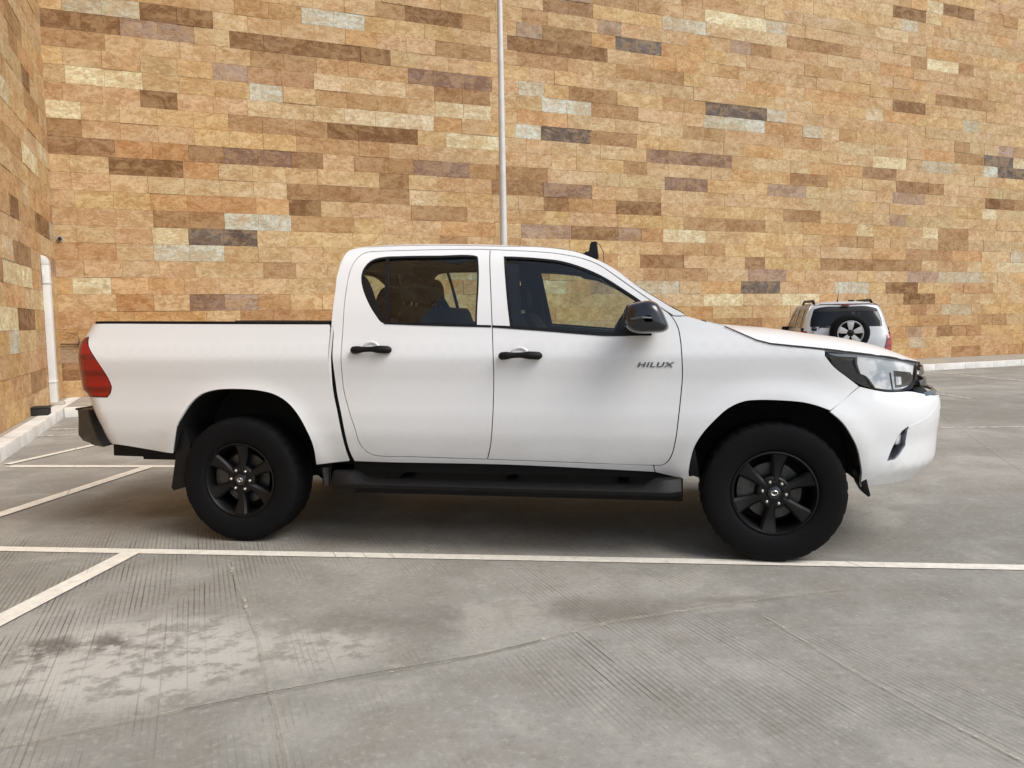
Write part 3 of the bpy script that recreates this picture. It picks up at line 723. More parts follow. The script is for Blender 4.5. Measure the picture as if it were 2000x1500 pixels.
# ------------------------------------------------------------------ the pickup (local x forward from the front axle, y across, z up)
truck = empty('pickup_truck', (OX, OY, 0), -TH)
tag(truck, 'white double cab pickup truck with black alloy wheels parked on the bay line', 'pickup truck')
UC = S0 + LF
flip_t = lambda v: Vector((v[0], W - v[1], v[2]))
S = lambda u, z: surf(u, z)
xy = lambda k: [(p[0], p[1]) for p in D[k]]
ST, BP, CT, CG, SILL = xy('seam_top'), xy('bpillar'), xy('cab_top'), xy('cab_gap'), xy('sill')
ARF, ARR, HL, HS = xy('arch_f'), xy('arch_r'), xy('headlight'), xy('hood_seam')
WR, WF = xy('win_rear'), xy('win_front')
WF = WF[:-1]

SEAM_END = (-.4529, 1.3352)
cab_out = [SILL[3]] + [SILL[2], SILL[1], SILL[0]] + CG[::-1][1:] + CT[:26] + [(-.4646, 1.3473), SEAM_END, (-.518, 1.3363)] + ST[23:11:-1] + ST[11::-1] + ST[47:38:-1] + ST[38:36:-1] + [(-.6273, .5188)]
rear_door = ST[12::-1] + ST[47:38:-1] + [ST[38]] + BP[1:-1][::-1]
front_door = ST[12:39] + BP[1:-1][::-1]
# the sill of the fender panel and the arches
HLrear = (.2699, 1.141)
fender = [(-.518, 1.3363), SEAM_END, (-.3458, 1.3033), (-.2529, 1.2774)] + HS[1:5] + [(.262, 1.1535), HL[0], HL[1], HL[2], HL[3], (.4517, .9549), (.2727, .8321)] + ARF[11:0:-1] + [(-.4392, .438), (-.6163, .4777), (-.6273, .5188)] + [ST[k] for k in range(35, 23, -1)]
LAMP = [(-4.112, 1.262), (-4.30, 1.235), (-4.31, .90), (-4.112, .8924), (-3.967, .8887), (-3.9438, .9143), (-3.9341, .9525), (-3.953, 1.0034), (-4.0255, 1.1175), (-4.0961, 1.2064)]
bed = [(-2.5003, 1.2995), (-2.5051, 1.3206)] + [(-3.142, 1.3313), (-3.66, 1.3403), (-4.05, 1.3465), (-4.115, 1.345), (-4.30, 1.335), (-4.30, 1.237), (-4.112, 1.263), (-4.0961, 1.2064)] + LAMP[8:3:-1] + [(-4.112, .8914), (-4.31, .898), (-4.31, .80), (-4.14, .70), (-4.03, .612), (-3.99, .590), (-3.93, .588), (-3.6625, .5524), (-3.5357, .5404)] + ARR[1:] + [(-2.3998, .5078)] + xy('bed_front')[1:-1]

def both(name, outer, mat, holes=(), mapf=S, **kw):
    a = panel(name, outer, mapf, mat, truck, holes=holes, **kw); b = panel(name, outer, mapf, mat, truck, holes=holes, mirror=flip_t, **kw)
    return a, b

cab_a, cab_b = both('cab_side', cab_out, M['white'])
dr_a, dr_b = both('rear_door', rear_door, M['white'], holes=[WR], thick=.018)
df_a, df_b = both('front_door', front_door, M['white'], holes=[WF], thick=.018)
both('front_fender', fender, M['white'])
both('bed_side', bed, M['white'])

# gap backing and cabin lining behind the door skins
def backing(name, outer, holes, off, mat, par=None):
    for m in (None, flip_t):
        panel(name, outer, S, mat, par or truck, holes=holes, off=off, thick=0, gap=.012, grid=.08, mirror=m)
whole = [SILL[3], SILL[1], SILL[0]] + CG[::-1][1:] + CT[:26] + [SEAM_END, (-.54, 1.30), (-.48, 1.0), (-.52, .62), (-.60, .50)]
lining_holes = [[tuple(p) for p in inset_poly(dense(WR), -.006)], [tuple(p) for p in inset_poly(dense(WF), -.006)]]
backing('cabin_lining', whole, lining_holes, -.026, M['inner'])
backing('gap_filler', [(-2.52, .50), (-2.33, .50), (-2.42, .75), (-2.455, 1.1), (-2.465, 1.31), (-2.56, 1.31), (-2.52, 1.0)], [], -.03, M['under'])
backing('fender_lining', [(-.55, 1.31), (-.30, 1.27), (.2, 1.13), (.30, .98), (.20, .9), (-.15, .95), (-.40, .80), (-.50, .48), (-.58, .50)], [], -.03, M['under'])

# window frames, panes, mouldings
for side, mir, drear, dfront in ((0, None, dr_a, df_a), (1, flip_t, dr_b, df_b)):
    for nm, Wn, door, extra in (('r', WR, drear, None), ('f', WF, dfront, None)):
        Wd = dense(Wn); inner = [tuple(p) for p in inset_poly(Wd, .0115)]
        panel('window_frame', [tuple(p) for p in Wd], S, M['trim'], door, holes=[inner], off=-.003, thick=.012, gap=0, grid=.2, mirror=mir, raw=False)
        panel('window_pane', inner, S, M['glass_side'], door, off=-.011, thick=0, gap=-.003, grid=.15, mirror=mir)
    bar = [(-2.2086, 1.712), (-2.1886, 1.712), (-2.132, 1.322), (-2.156, 1.322)]
    panel('window_divider', bar, S, M['trim'], drear, off=-.004, thick=.012, gap=0, grid=.2, mirror=mir)
    panel('corner_trim', [(-2.338, 1.62), (-2.300, 1.585), (-2.20, 1.40), (-2.135, 1.325), (-2.1726, 1.3217), (-2.1871, 1.3279), (-2.2537, 1.4095), (-2.3038, 1.492), (-2.3404, 1.5912)], S, M['trim'], drear, off=-.005, thick=.01, gap=0, grid=.2, mirror=mir)
    panel('belt_moulding', [(-2.172, 1.3275), (-1.95, 1.3165), (-1.757, 1.3085), (-1.529, 1.3), (-1.529, 1.288), (-1.757, 1.2965), (-1.95, 1.3045), (-2.165, 1.3155)], S, M['trim'], drear, off=.003, thick=.01, gap=0, grid=.2, mirror=mir)
    panel('belt_moulding', [(-1.521, 1.2995), (-1.42, 1.2938), (-1.1994, 1.2749), (-1.011, 1.2573), (-.887, 1.2474), (-.704, 1.2466), (-.636, 1.2472), (-.636, 1.232), (-.704, 1.2316), (-.887, 1.2324), (-1.011, 1.2423), (-1.1994, 1.2599), (-1.42, 1.2788), (-1.521, 1.287)], S, M['trim'], dfront, off=.003, thick=.01, gap=0, grid=.2, mirror=mir)
    panel('mirror_base', [(-.848, 1.2409), (-.7848, 1.3631), (-.7120, 1.4300), (-.6492, 1.3859), (-.6381, 1.2412)], S, M['trim'], dfront, off=.002, thick=.014, gap=0, grid=.2, mirror=mir)

# door handles: a strap between two rounded ends over a painted cup
def handle(s0, s1, z, door, mir):
    L = s1 - s0; m = MB(); P = []; rr = []
    for k in range(21):
        f = k / 20; s = s0 + .012 + (L - .024) * f; bow = .042 - .020 * abs(2 * f - 1) ** 4
        t = surf(s, z)[1]
        edge = min(1, min(f, 1 - f) / .06)
        mid = 1 - .30 * math.exp(-((f - .44) / .20) ** 4)
        P.append((s, t - bow + .008, z - .003 - .006 * (f - .5) ** 2 * 4)); rr.append(.0225 * mid * (.5 + .5 * edge ** .5))
    if mir: P = [mir(p) for p in P]
    m.tube(P, rr, 14); o = m.build('handle', M['plastic'], door, smooth=R(50))
    cup = lathe([(.001, -.002), (.030, -.0035), (.044, -.004), (.050, -.001), (.052, .002)], 28)
    cs = s0 + L * .47; t = surf(cs, z + .012)[1]
    v = [(cs + p[0] * .95, t + p[1] + (.012 * math.exp(-(math.hypot(p[0], p[2]) / .03) ** 2) - .002), z + .010 + p[2] * .62) for p in cup[0]]
    if mir: v = [mir(p) for p in v]
    mesh('handle_cup', v, cup[1], M['white'], door, autosmooth=R(60))
for mir, a, b in ((None, dr_a, df_a), (flip_t, dr_b, df_b)):
    handle(-2.3595, -2.095, 1.176, a, mir); handle(-1.483, -1.222, 1.1366, b, mir)

# badge lettering on the near front door
cu = bpy.data.curves.new('badge_lettering', 'FONT'); cu.body = 'HILUX'; cu.size = .036; cu.extrude = .0015; cu.space_character = 1.16; cu.shear = .25; cu.bevel_depth = .0004
cu.offset = .0004
_t = bpy.data.objects.new('badge_lettering', cu); col.objects.link(_t); _dg = bpy.context.evaluated_depsgraph_get()
bm_ = bpy.data.meshes.new_from_object(_t.evaluated_get(_dg)); bpy.data.objects.remove(_t); bm_.materials.clear()
bo = link('badge_lettering', bm_, M['dark_chrome'], df_a)
bo.location = (-.714, surf(-.6, 1.07)[1] - .0025, 1.0635); bo.rotation_euler = (R(90), 0, 0); bo.scale = (1.62, 1, 1)

# roof, windscreen, bonnet
def across(P, c, bow, n=25, pw=4.0, pb=2.4):
    r = []
    for k in range(n):
        v = k / (n - 1); w = abs(2 * v - 1)
        r.append((P[0] + bow * (1 - w ** pb), P[1] + (W - 2 * P[1]) * v, P[2] + c * (1 - w ** pw)))
    return r
roof_rows = []; RE = CT[7:17]
RD = []
for a, b in zip(RE, RE[1:]):
    m = max(1, int((Vector(b) - Vector(a)).length / .05))
    RD += [(a[0] + (b[0] - a[0]) * k / m, a[1] + (b[1] - a[1]) * k / m) for k in range(m)]
RD.append(RE[-1])
for (u, z) in RD:
    bow = 0.0 - .05 * max(0, (-2.30 - u) / .14)
    roof_rows.append(across(surf(u, z), .032 - .024 * min(1, max(0, (u + 1.6) / .55)), bow))
rf = loft('roof', roof_rows, M['white'], truck, flip=True)
sc_rows = []; SE = CT[16:26]
for i, (u, z) in enumerate(SE):
    f = i / (len(SE) - 1); P = surf(u, z); sc_rows.append(across(P, .008 * (1 - f), -.004 + .004 * f))
ws = loft('windscreen', sc_rows, M['glass_front'], truck, flip=True)
loft('windscreen_border', [[(p[0] + .003, p[1], p[2] + .001) for p in r] for r in (sc_rows[-2], sc_rows[-1])], M['trim'], truck, flip=True)
# bonnet
HZ = smooth_interp([-.2528, -.16, .019, .2144, .4529, .6394, .7896, .9195, 1.0], [1.2830, 1.2735, 1.257, 1.229, 1.198, 1.160, 1.118, 1.082, 1.066])
HE = []
hs = [(-.3458, 1.3020), (-.2529, 1.2774)] + HS[1:]
for a, b in zip(hs, hs[1:]):
    m = max(1, int((Vector(b) - Vector(a)).length / .045))
    HE += [(a[0] + (b[0] - a[0]) * k / m, a[1] + (b[1] - a[1]) * k / m) for k in range(m)]
HE.append(hs[-1]); hrows = []
for i, (u, z) in enumerate(HE):
    f = i / (len(HE) - 1); P = surf(u, z); P = (P[0], P[1] + .002, P[2] + .003)
    c = max(.004, (HZ(u) - z)); hrows.append(across(P, c, .06 * (1 - f) ** 2 * 0 + .05 * f ** 3 + .0, n=33, pw=6, pb=2.2))
hood = loft('bonnet', hrows, M['white'], truck, flip=True)
lipr = [[(p[0] + dx, p[1], p[2] + dz) for p in hrows[-1]] for dx, dz in ((0, 0), (.006, -.006), (.004, -.02), (-.02, -.03))]
loft('bonnet_lip', lipr, M['white'], hood, flip=True)
edge = [[(p[0][0], p[0][1] + dy, p[0][2] + dz) for p in hrows] for dy, dz in ((0, 0), (.001, -.008), (.015, -.022))]
loft('bonnet_edge', edge, M['white'], hood)
loft('bonnet_edge', [[flip_t(q) for q in r] for r in edge], M['white'], hood, flip=True)
def gap_strip(pts, w0, w1, mir):
    rows = [[], []]
    for i, (u, z) in enumerate(pts):
        w = w0 + (w1 - w0) * i / (len(pts) - 1); n = norm_at(S, u, z)
        for r, dz in ((0, .002), (1, .002 - w)): p = Vector(surf(u, z + dz)) + n * .004; rows[r].append(mir(p) if mir else p)
    loft('bonnet_gap_shade', rows, M['seamdark'], truck, flip=not mir)  # black strip over the shut line, the gap's shade put into colour
for mir in (None, flip_t): gap_strip([(-.2529, 1.2774)] + HS[1:], .006, .013, mir)
loft('cowl', [[(p[0] - .015, p[1], p[2] - .012) for p in sc_rows[-1]][2:-2][:21], [(a[0] + .02, a[1], a[2] - .02) for a in across(surf(-.33, 1.285), .0, .0, n=25)][2:-2][:21]], M['under'], truck, flip=True)
loft('engine_bay_panel', [[(-.45, .20, 1.16), (-.45, W - .20, 1.16)], [(.85, .3, .93), (.85, W - .3, .93)]], M['under'], truck, flip=True)

# rear cab wall with its window
bk = lambda p, z: (lambda P: (P[0] - .06 * (1 - abs(2 * p - 1) ** 3), P[1] + (W - 2 * P[1]) * (1 - p), z))(surf(-2.4923 + .045 * max(0, (z - 1.69) / .09) ** 1.5, z))
panel('cab_rear_wall', [(0, .86), (1, .86), (1, 1.30), (1, 1.6), (.995, 1.785), (.5, 1.82), (.005, 1.785), (0, 1.6), (0, 1.30)], bk, M['white'], truck, holes=[[(.14, 1.36), (.86, 1.36), (.84, 1.68), (.16, 1.68)]], gap=0, grid=.08)
panel('rear_window', [(.14, 1.36), (.86, 1.36), (.84, 1.68), (.16, 1.68)], bk, M['glass_side'], truck, off=-.008, thick=0, gap=-.004, grid=.1)

# bed: rail caps, floor, inner walls, tailgate
def rail(mir):
    pts = [(-2.505, 1.3206), (-3.142, 1.3313), (-3.66, 1.3403), (-4.08, 1.3465)]
    v = []
    for s, z in pts:
        t = surf(s, z)[1]; v += [(s, t - .001, z - .002), (s, t + .001, z + .0125), (s, t + .045, z + .015), (s, t + .05, z - .01)]
    f = []
    for i in range(3):
        for k in range(3): a = 4 * i + k; f.append((a, a + 4, a + 5, a + 1))
    if mir: v = [mir(p) for p in v]; f = [q[::-1] for q in f]
    o = mesh('bed_rail_cap', v, f, M['plastic'], truck, autosmooth=R(40))
rail(None); rail(flip_t)
for mir in (None, flip_t):
    v = [(-2.52, .10, .99), (-4.06, .10, .99), (-4.06, .10, 1.345), (-2.52, .10, 1.32)]
    v = [mir(p) for p in v] if mir else v
    mesh('bed_inner_wall', v, [(0, 1, 2, 3)], M['white'], truck)
MB().box(-4.16, -2.515, .45, W - .45, .84, .86).build('bed_floor', M['white'], truck)
MB().box(-2.545, -2.515, .09, W - .09, .92, 1.318).build('bed_front_wall', M['white'], truck)
tgm = lambda p, z: (SR(z), W - p, z)
panel('tailgate', [(.30, .80), (W - .30, .80), (W - .235, .82), (W - .235, 1.30), (W - .25, 1.335), (.25, 1.335), (.235, 1.30), (.235, .82)], tgm, M['white'], truck, gap=.004, thick=.04)
MB().box(-4.16, -4.10, .18, W - .18, .86, 1.32).build('tailgate_inner', M['white'], truck)
both('tail_lamp', LAMP, M['red'], off=.003, thick=.03, gap=.003, grid=.02)
both('tail_lamp_gasket', LAMP, M['seamdark'], off=-.004, thick=.03, gap=-.003, grid=.05)

# front bumper all the way round
half = [(.4517, .9549), (.5466, .9336), (.6156, .9215), (.6859, .9187), (.80, .915), (.86, .902), (.95, .886), (1.05, .876), (1.2, .870), (UC, .866)]
bot = [(UC, .44), (1.25, .425), (1.08, .418), (.93, .418), (.7533, .4115), (.6268, .41), (.4956, .4055)]
arch = [(p[0], p[1]) for p in ARF[12:-1]][::-1]
nearh = half; other = [(2 * UC - p[0], p[1]) for p in half[:-1]][::-1]
outer = half + other + [(2 * UC - .2727, .8321)] + [(2 * UC - p[0], p[1]) for p in ARF[12:-1]] + [(2 * UC - p[0], p[1]) for p in bot[1:]][::-1] + bot + arch + [(.2727, .8321)]
FOG = xy('fog')[:-1]
fog2 = [(2 * UC - p[0], p[1]) for p in FOG][::-1]
grl = [(UC - .48, .79), (UC + .48, .79), (UC + .40, .56), (UC - .40, .56)]
fb = panel('front_bumper', outer, S, M['white'], truck, holes=[FOG, fog2, grl], gap=.0022, thick=.02, grid=.045)
for pf in (FOG, fog2):
    big = [tuple(p) for p in inset_poly(dense(pf), -.02)]
    panel('fog_lamp_recess', big, S, M['trim'], fb, off=-.045, thick=0, gap=0, grid=.03)
    rim = [tuple(p) for p in inset_poly(dense(pf), -.001)]
    panel('fog_lamp_bezel', rim, S, M['lamp_grey'], fb, holes=[[tuple(p) for p in inset_poly(dense(pf), .010)]], off=-.006, thick=.045, gap=0, grid=.03)
def fog_lamp(u, z, mir):
    P = Vector(surf(u, z)); n = norm_at(S, u, z); c = P - n * .034; m = MB(); q = n.to_track_quat('Z', 'Y')
    v, f = lathe([(.001, .012), (.026, .010), (.034, .004), (.036, -.01)], 20, 'z'); v = [c + q @ Vector(p) for p in v]
    if mir: v = [mir(p) for p in v]
    mesh('fog_lamp', v, f, M['reflector'], fb, autosmooth=R(50))
fog_lamp(.700, .655, None); fog_lamp(.700, .655, flip_t)
panel('lower_grille', [tuple(p) for p in inset_poly(dense(grl), -.02)], S, M['trim'], fb, off=-.05, thick=0, gap=0, grid=.1)
for k in range(4):
    z = .60 + k * .05
    rows = [[Vector(surf(UC - .44 + .88 * i / 24, z + dz)) - norm_at(S, UC - .44 + .88 * i / 24, z) * o for i in range(25)] for dz, o in ((0, .04), (0, .02), (.014, .02), (.014, .04))]
    loft('grille_bar', rows, M['trim'], fb)
# crease swept from the fog lamp towards the nose
rows = []
for dz, o in ((.008, .0003), (0, .0022), (-.012, .0003)):
    pts = [(.718, .728), (.80, .748), (.90, .772), (.985, .80), (1.05, .84)]
    rows.append([Vector(surf(u, z + dz)) + norm_at(S, u, z) * o for u, z in pts])
loft('bumper_crease', rows, M['white'], fb); loft('bumper_crease', [[flip_t(p) for p in r] for r in rows], M['white'], fb, flip=True)

# headlights
HLP = [HL[0], HL[1], HL[2], HL[3], HL[4], HL[5], HL[6], HL[7], HL[8], (.885, .955), (.945, 1.03), (.968, 1.058), HL[11], HL[12], HL[13]]
for mir in (None, flip_t):
    hl = empty('headlight', (0, 0, 0), 0, truck)
    panel('housing', HLP, S, M['lamp_grey'], hl, off=-.05, thick=-.045, gap=.003, grid=.05, mirror=mir)
    panel('dark_wing', [(.30, 1.115), (.45, 1.10), (.43, 1.075), (.46, 1.02), (.50, 1.01), (.545, .945), (.47, .965), (.39, 1.012), (.32, 1.065)], S, M['gloss_black'], hl, off=-.03, thick=.015, gap=0, grid=.05, mirror=mir)
    panel('main_reflector', [(.462, 1.112), (.69, 1.085), (.83, 1.067), (.93, 1.048), (.90, 1.01), (.86, .965), (.80, .94), (.655, .932), (.556, .944), (.505, 1.006), (.470, 1.018), (.455, 1.07)], S, M['reflector'], hl, off=-.012, thick=.02, gap=0, grid=.04, mirror=mir)
    panel('brow_strip', [(.285, 1.137), (.49, 1.114), (.68, 1.0905), (.87, 1.063), (.86, 1.055), (.68, 1.080), (.49, 1.104), (.30, 1.126)], S, M['dark_chrome'], hl, off=-.018, thick=.01, gap=0, grid=.05, mirror=mir)
    panel('divider', [(.664, 1.02), (.674, 1.02), (.682, .93), (.672, .93)], S, M['gloss_black'], hl, off=-.010, thick=.012, gap=0, grid=.05, mirror=mir)
    panel('turn_lamp', [(.70, 1.03), (.86, 1.015), (.89, .99), (.86, .96), (.80, .945), (.70, .94)], S, M['dark_chrome'], hl, off=-.0095, thick=.012, gap=0, grid=.04, mirror=mir, holes=[[(.71, 1.000), (.76, .995), (.76, .955), (.71, .952)]])
    v, f = lathe([(.001, -.03), (.03, -.026), (.05, -.010), (.054, .0)], 24, 'z')
    P = Vector(surf(.575, 1.03)); n = norm_at(S, .575, 1.03); q = n.to_track_quat('Z', 'Y'); v = [P - n * .0135 + q @ Vector(p) * .8 for p in v]
    if mir: v = [mir(p) for p in v]
    mesh('projector_bowl', v, f, M['chrome'], hl, autosmooth=R(60))
    panel('lens', HLP, S, M['lens'], hl, off=0, thick=.012, gap=.002, grid=.05, mirror=mir)

# radiator grille: dark back with three chromed bars round the nose
gr = panel('grille', [(.955, 1.052), (1.1, 1.062), (UC, 1.066), (2 * UC - 1.1, 1.062), (2 * UC - .955, 1.052), (2 * UC - .90, .89), (UC, .868), (.90, .89)], S, M['trim'], truck, off=-.04, thick=0, gap=0, grid=.06)
for z0, h, o, m_, uu in ((1.012, .040, -.002, 'dark_chrome', 1.0), (.945, .034, .004, 'dark_chrome', .94), (.892, .020, .002, 'dark_chrome', .90)):
    rows = []
    for dz, oo in ((-h / 2, -.01), (-h / 2, o * .8), (-h / 4, o), (h / 4, o), (h / 2, o * .7), (h / 2, -.01)):
        rows.append([Vector(surf(u, z0 + dz)) + norm_at(S, u, z0) * oo for u in [uu + (2 * UC - 2 * uu) * i / 50 for i in range(51)]])
    loft('grille_bar', rows, M[m_], gr)
v, f = lathe([(.045, -.004), (.055, .006), (.065, -.004)], 28, 'z')
P = Vector(surf(UC, .97)); v = [P + Vector((.04 + p[2], p[0] * 1.15, p[1] * .8)) for p in v]; eb = mesh('emblem', v, f, M['chrome'], gr, autosmooth=R(80))
v2 = [P + Vector((.04 + p[2], p[0] * .45, p[1] * .75)) for p in lathe([(.045, -.004), (.055, .006), (.065, -.004)], 28, 'z')[0]]; mesh('emblem', v2, f, M['chrome'], gr, autosmooth=R(80))

# rear bumper and hitch bar
rb = MB(); prof = [(-4.215, .81), (-4.269, .799), (-4.268, .743), (-4.275, .64), (-4.245, .603), (-4.149, .581), (-4.061, .566), (-4.096, .60), (-4.123, .66), (-4.146, .735), (-4.161, .80)]
n = len(prof); v = []; secs = [(.055, .10, 0), (.075, .03, 0), (.13, .0, 0), (.5, -.01, 0), (W / 2, -.015, 0), (W - .5, -.01, 0), (W - .13, .0, 0), (W - .075, .03, 0), (W - .055, .10, 0)]
for t, dx, _ in secs:
    for a, b in prof: v.append((max(a, -4.16) if False else a + dx * (1 if a < -4.2 else .1), t, b))
f = []
for i in range(len(secs) - 1):
    for k in range(n): a, b = i * n + k, i * n + (k + 1) % n; f.append((a, b, b + n, a + n))
f += [tuple(range(n))[::-1], tuple((len(secs) - 1) * n + k for k in range(n))]
rb.add(v, f); rbo = rb.build('rear_bumper', M['bumper_grey'], truck, smooth=R(35))
MB().box(-4.262, -4.20, .08, W - .08, .797, .81).build('step_pad', M['plastic'], rbo, bevel=.004)
MB().prism([(-4.158, .60), (-4.162, .469), (-3.941, .466), (-3.80, .515), (-3.70, .60)], .28, .36, 'y').build('tow_bracket', M['under'], truck, bevel=.004)

# ------------------------------------------------------------------ wheels
TR, TWD = .382, .265
def tyre_mesh():
    n = 144; prof = [(.222, .035), (.228, .022), (.240, .012), (.262, .006), (.300, .000), (.336, .001), (.356, .006), (.368, .014), (.3755, .024), (.3805, .040), (.382, .08), (.382, .1325), (.382, .185), (.3805, .225), (.374, .241), (.35, .257), (.300, .265), (.24, .253), (.222, .23)]
    v, f = lathe(prof, n); nv = []
    for i, (r, c) in enumerate(prof):
        for k in range(n):
            p = v[i * n + k]; cut = 0
            if 8 <= i <= 14: cut = .0055 if (k + (2 if i > 11 else 0)) % 4 < 1 else 0
            if i in (6, 7): cut = -.0035 if (k % 8) < 4 else 0
            if i == 11 : cut = .006
            s = (r - cut) / r; nv.append((p[0] * s, p[1], p[2] * s))
    return nv, f
TYRE = None
shared = {}
def shared_mesh(key, name, fn, mat, angle):
    if key not in shared:
        v, f = fn(); me = bpy.data.meshes.new(name); me.from_pydata([tuple(p) for p in v], [], [tuple(q) for q in f]); me.validate()
        bm = bmesh.new(); bm.from_mesh(me); bmesh.ops.recalc_face_normals(bm, faces=bm.faces[:])
        for fc in bm.faces: fc.smooth = True
        for e in bm.edges:
            if len(e.link_faces) == 2 and e.calc_face_angle(0) > angle: e.smooth = False
        bm.to_mesh(me); bm.free(); me.materials.append(mat); shared[key] = me
    return shared[key]
def spoke():
    b = MB(); secs = []
    for r, w, y, d in ((.050, .040, .030, .05), (.085, .044, .033, .05), (.13, .056, .040, .045), (.175, .074, .034, .04), (.212, .092, .022, .03)):
        secs.append([(-w / 2, y + .012), (-w / 2 + .012, y), (-.004, y - .001), (.004, y - .001), (w / 2 - .012, y), (w / 2, y + .012), (w / 2, y + d), (-w / 2, y + d)])
    v = []
    for (r, w, y, d), s in zip(((.050, 0, 0, 0), (.085, 0, 0, 0), (.13, 0, 0, 0), (.175, 0, 0, 0), (.212, 0, 0, 0)), secs):
        v += [(a, c, r) for a, c in s]
    f = []; n = 8
    for i in range(4):
        for k in range(n): a, b2 = i * n + k, i * n + (k + 1) % n; f.append((a, b2, b2 + n, a + n))
    f += [tuple(range(n)), tuple(32 + k for k in range(n))[::-1]]
    return v, f
def wheel(s, mir, ang, steer=0.0):
    w = empty('wheel', (s, .010 if not mir else W - .010, .3815), 0, truck)
    w.rotation_euler = (0, R(ang), (math.pi if mir else 0) + steer)
    def put(key, fn, mat, angle=R(40), M4=None):
        o = bpy.data.objects.new(key[0], shared_mesh(key, key[0], fn, mat, angle)); col.objects.link(o); o.parent = w
        if M4 is not None: o.matrix_local = M4
        return o
    put(('tyre', 0), tyre_mesh, M['rubber'], R(28))
    put(('rim', 0), lambda: lathe([(.222, .036), (.229, .024), (.226, .016), (.219, .014), (.214, .022), (.208, .040), (.200, .09), (.196, .20), (.21, .24)], 72), M['rim'])
    put(('brake_disc', 0), lambda: lathe([(.001, .115), (.07, .115), (.075, .10), (.155, .10), (.158, .12)], 40), M['steel_dark'])
    put(('inner_well', 0), lambda: lathe([(.001, .19), (.2, .19), (.212, .235)], 40), M['under'])
    put(('hub', 0), lambda: lathe([(.001, .030), (.036, .030), (.038, .034), (.040, .036), (.078, .034), (.088, .042), (.09, .09)], 36), M['rim'])
    put(('hub_cap', 0), lambda: lathe([(.001, .0225), (.026, .024), (.033, .028), (.035, .036)], 28), M['gloss_black'])
    def ring():
        v, f = lathe([(.0135, .0225), (.0165, .0205), (.0195, .0225)], 24); v = [(p[0] * 1.0, p[1], p[2] * .72) for p in v]
        v2, f2 = lathe([(.011, .0222), (.0135, .0203), (.016, .0222)], 20); n = len(v); v += [(p[0] * .45, p[1], p[2] * .85) for p in v2]; f += [tuple(n + i for i in q) for q in f2]
        return v, f
    put(('cap_emblem', 0), ring, M['nut'], R(70), Matrix.Rotation(-R(ang), 4, 'Y'))
    for k in range(6):
        put(('spoke', 0), spoke, M['rim'], R(30), Matrix.Rotation(R(60 * k), 4, 'Y'))
        a = R(60 * k + 30)
        put(('lug_nut', 0), lambda: lathe([(.001, -.014), (.0055, -.013), (.0085, -.010), (.0098, .0), (.0098, .02)], 6), M['nut'], R(30), Matrix.Translation((.062 * math.sin(a), .034, .062 * math.cos(a))))
    cal = MB(); 
    put(('caliper', 0), lambda: (lambda b: (b.v, b.f))(MB().prism([(.10 * math.cos(x), .10 * math.sin(x)) for x in [R(150 + 10 * i) for i in range(7)]] + [(.19 * math.cos(x), .19 * math.sin(x)) for x in [R(210 - 10 * i) for i in range(7)]], .075, .14, 'y')), M['steel_dark'], R(30), Matrix.Rotation(-R(ang), 4, 'Y'))
wheel(.012, False, 8, R(2)); wheel(-3.108, False, 4); wheel(.012, True, 20); wheel(-3.108, True, 40)

# wheel arch liners, flaps, underbody
def liner(AR, s_end, mir, depth=.42):
    P = [Vector(surf(u, z)) for u, z in dense([tuple(p) for p in AR] )[:-1]] if False else [Vector(surf(u, z)) for u, z in AR]
    rows = [[(p[0], p[1] + .008, p[2] + .004) for p in P], [(p[0], p[1] + .05, p[2] + .02) for p in P], [(p[0], p[1] + depth, p[2] + .02) for p in P]]
    if mir: rows = [[mir(p) for p in r] for r in rows]
    loft('wheel_arch_liner', rows, M['under'], truck, flip=bool(mir))
    v = [(p[0], p[1] + depth, p[2] + .02) for p in P]; v = [mir(p) for p in v] if mir else v
    mesh('inner_arch_wall', v, [tuple(range(len(v)))], M['under'], truck)
for mir in (None, flip_t):
    liner(ARF, 0, mir); liner(ARR, 0, mir)
    def flap(pts, t0, t1, name='mud_flap'):
        b = MB().prism(pts, t0 if not mir else W - t1, t1 if not mir else W - t0, 'y'); b.build(name, M['trim'], truck, bevel=.004)
    flap([(-3.480, .70), (-3.515, .655), (-3.535, .56), (-3.585, .319), (-3.570, .300), (-3.474, .328), (-3.455, .45), (-3.44, .60)], .045, .30)
    flap([(-.436, .50), (-.43, .62), (-.40, .60), (-.372, .44), (-.41, .452), (-.432, .447)], .10, .28, 'arch_flap')
    flap([(.500, .41), (.486, .47), (.468, .52), (.452, .50), (.464, .43), (.472, .405), (.500, .356), (.512, .366)], .10, .28, 'arch_flap')
for t in (.42, W - .50): MB().box(-4.05, .80, t, t + .08, .42, .56).build('chassis_rail', M['under'], truck, bevel=.01)
MB().box(-2.40, -.50, .14, W - .14, .50, .56).build('cab_floor', M['under'], truck)
MB().box(-4.10, -2.50, .45, W - .45, .60, .84).build('bed_underframe', M['under'], truck)
for t in (.26, W - .30): MB().box(-2.46, -.46, t, t + .04, .27, .52).build('underbody_dark_panel', M['under'], truck)  # added black panels so the gap below the sill reads as shade
for t in (.10, W - .13): MB().box(-2.36, -.50, t, t + .03, .44, .54).build('sill_dark_plate', M['under'], truck)  # added black plates that keep the space under the sills dark
MB().box(-.50, .72, .42, W - .42, .50, .90).build('engine_block', M['under'], truck, bevel=.03)
for s in (.012, -3.108): MB().tube([(s, .25, .375), (s, W - .25, .375)], .055, 14).build('axle', M['under'], truck, smooth=R(40))
MB().box(-3.108 - .15, -3.108 + .15, .8, 1.1, .24, .52).build('differential', M['under'], truck, bevel=.06)
MB().box(-2.3, -1.3, 1.05, 1.45, .34, .52).build('fuel_tank', M['under'], truck, bevel=.04)
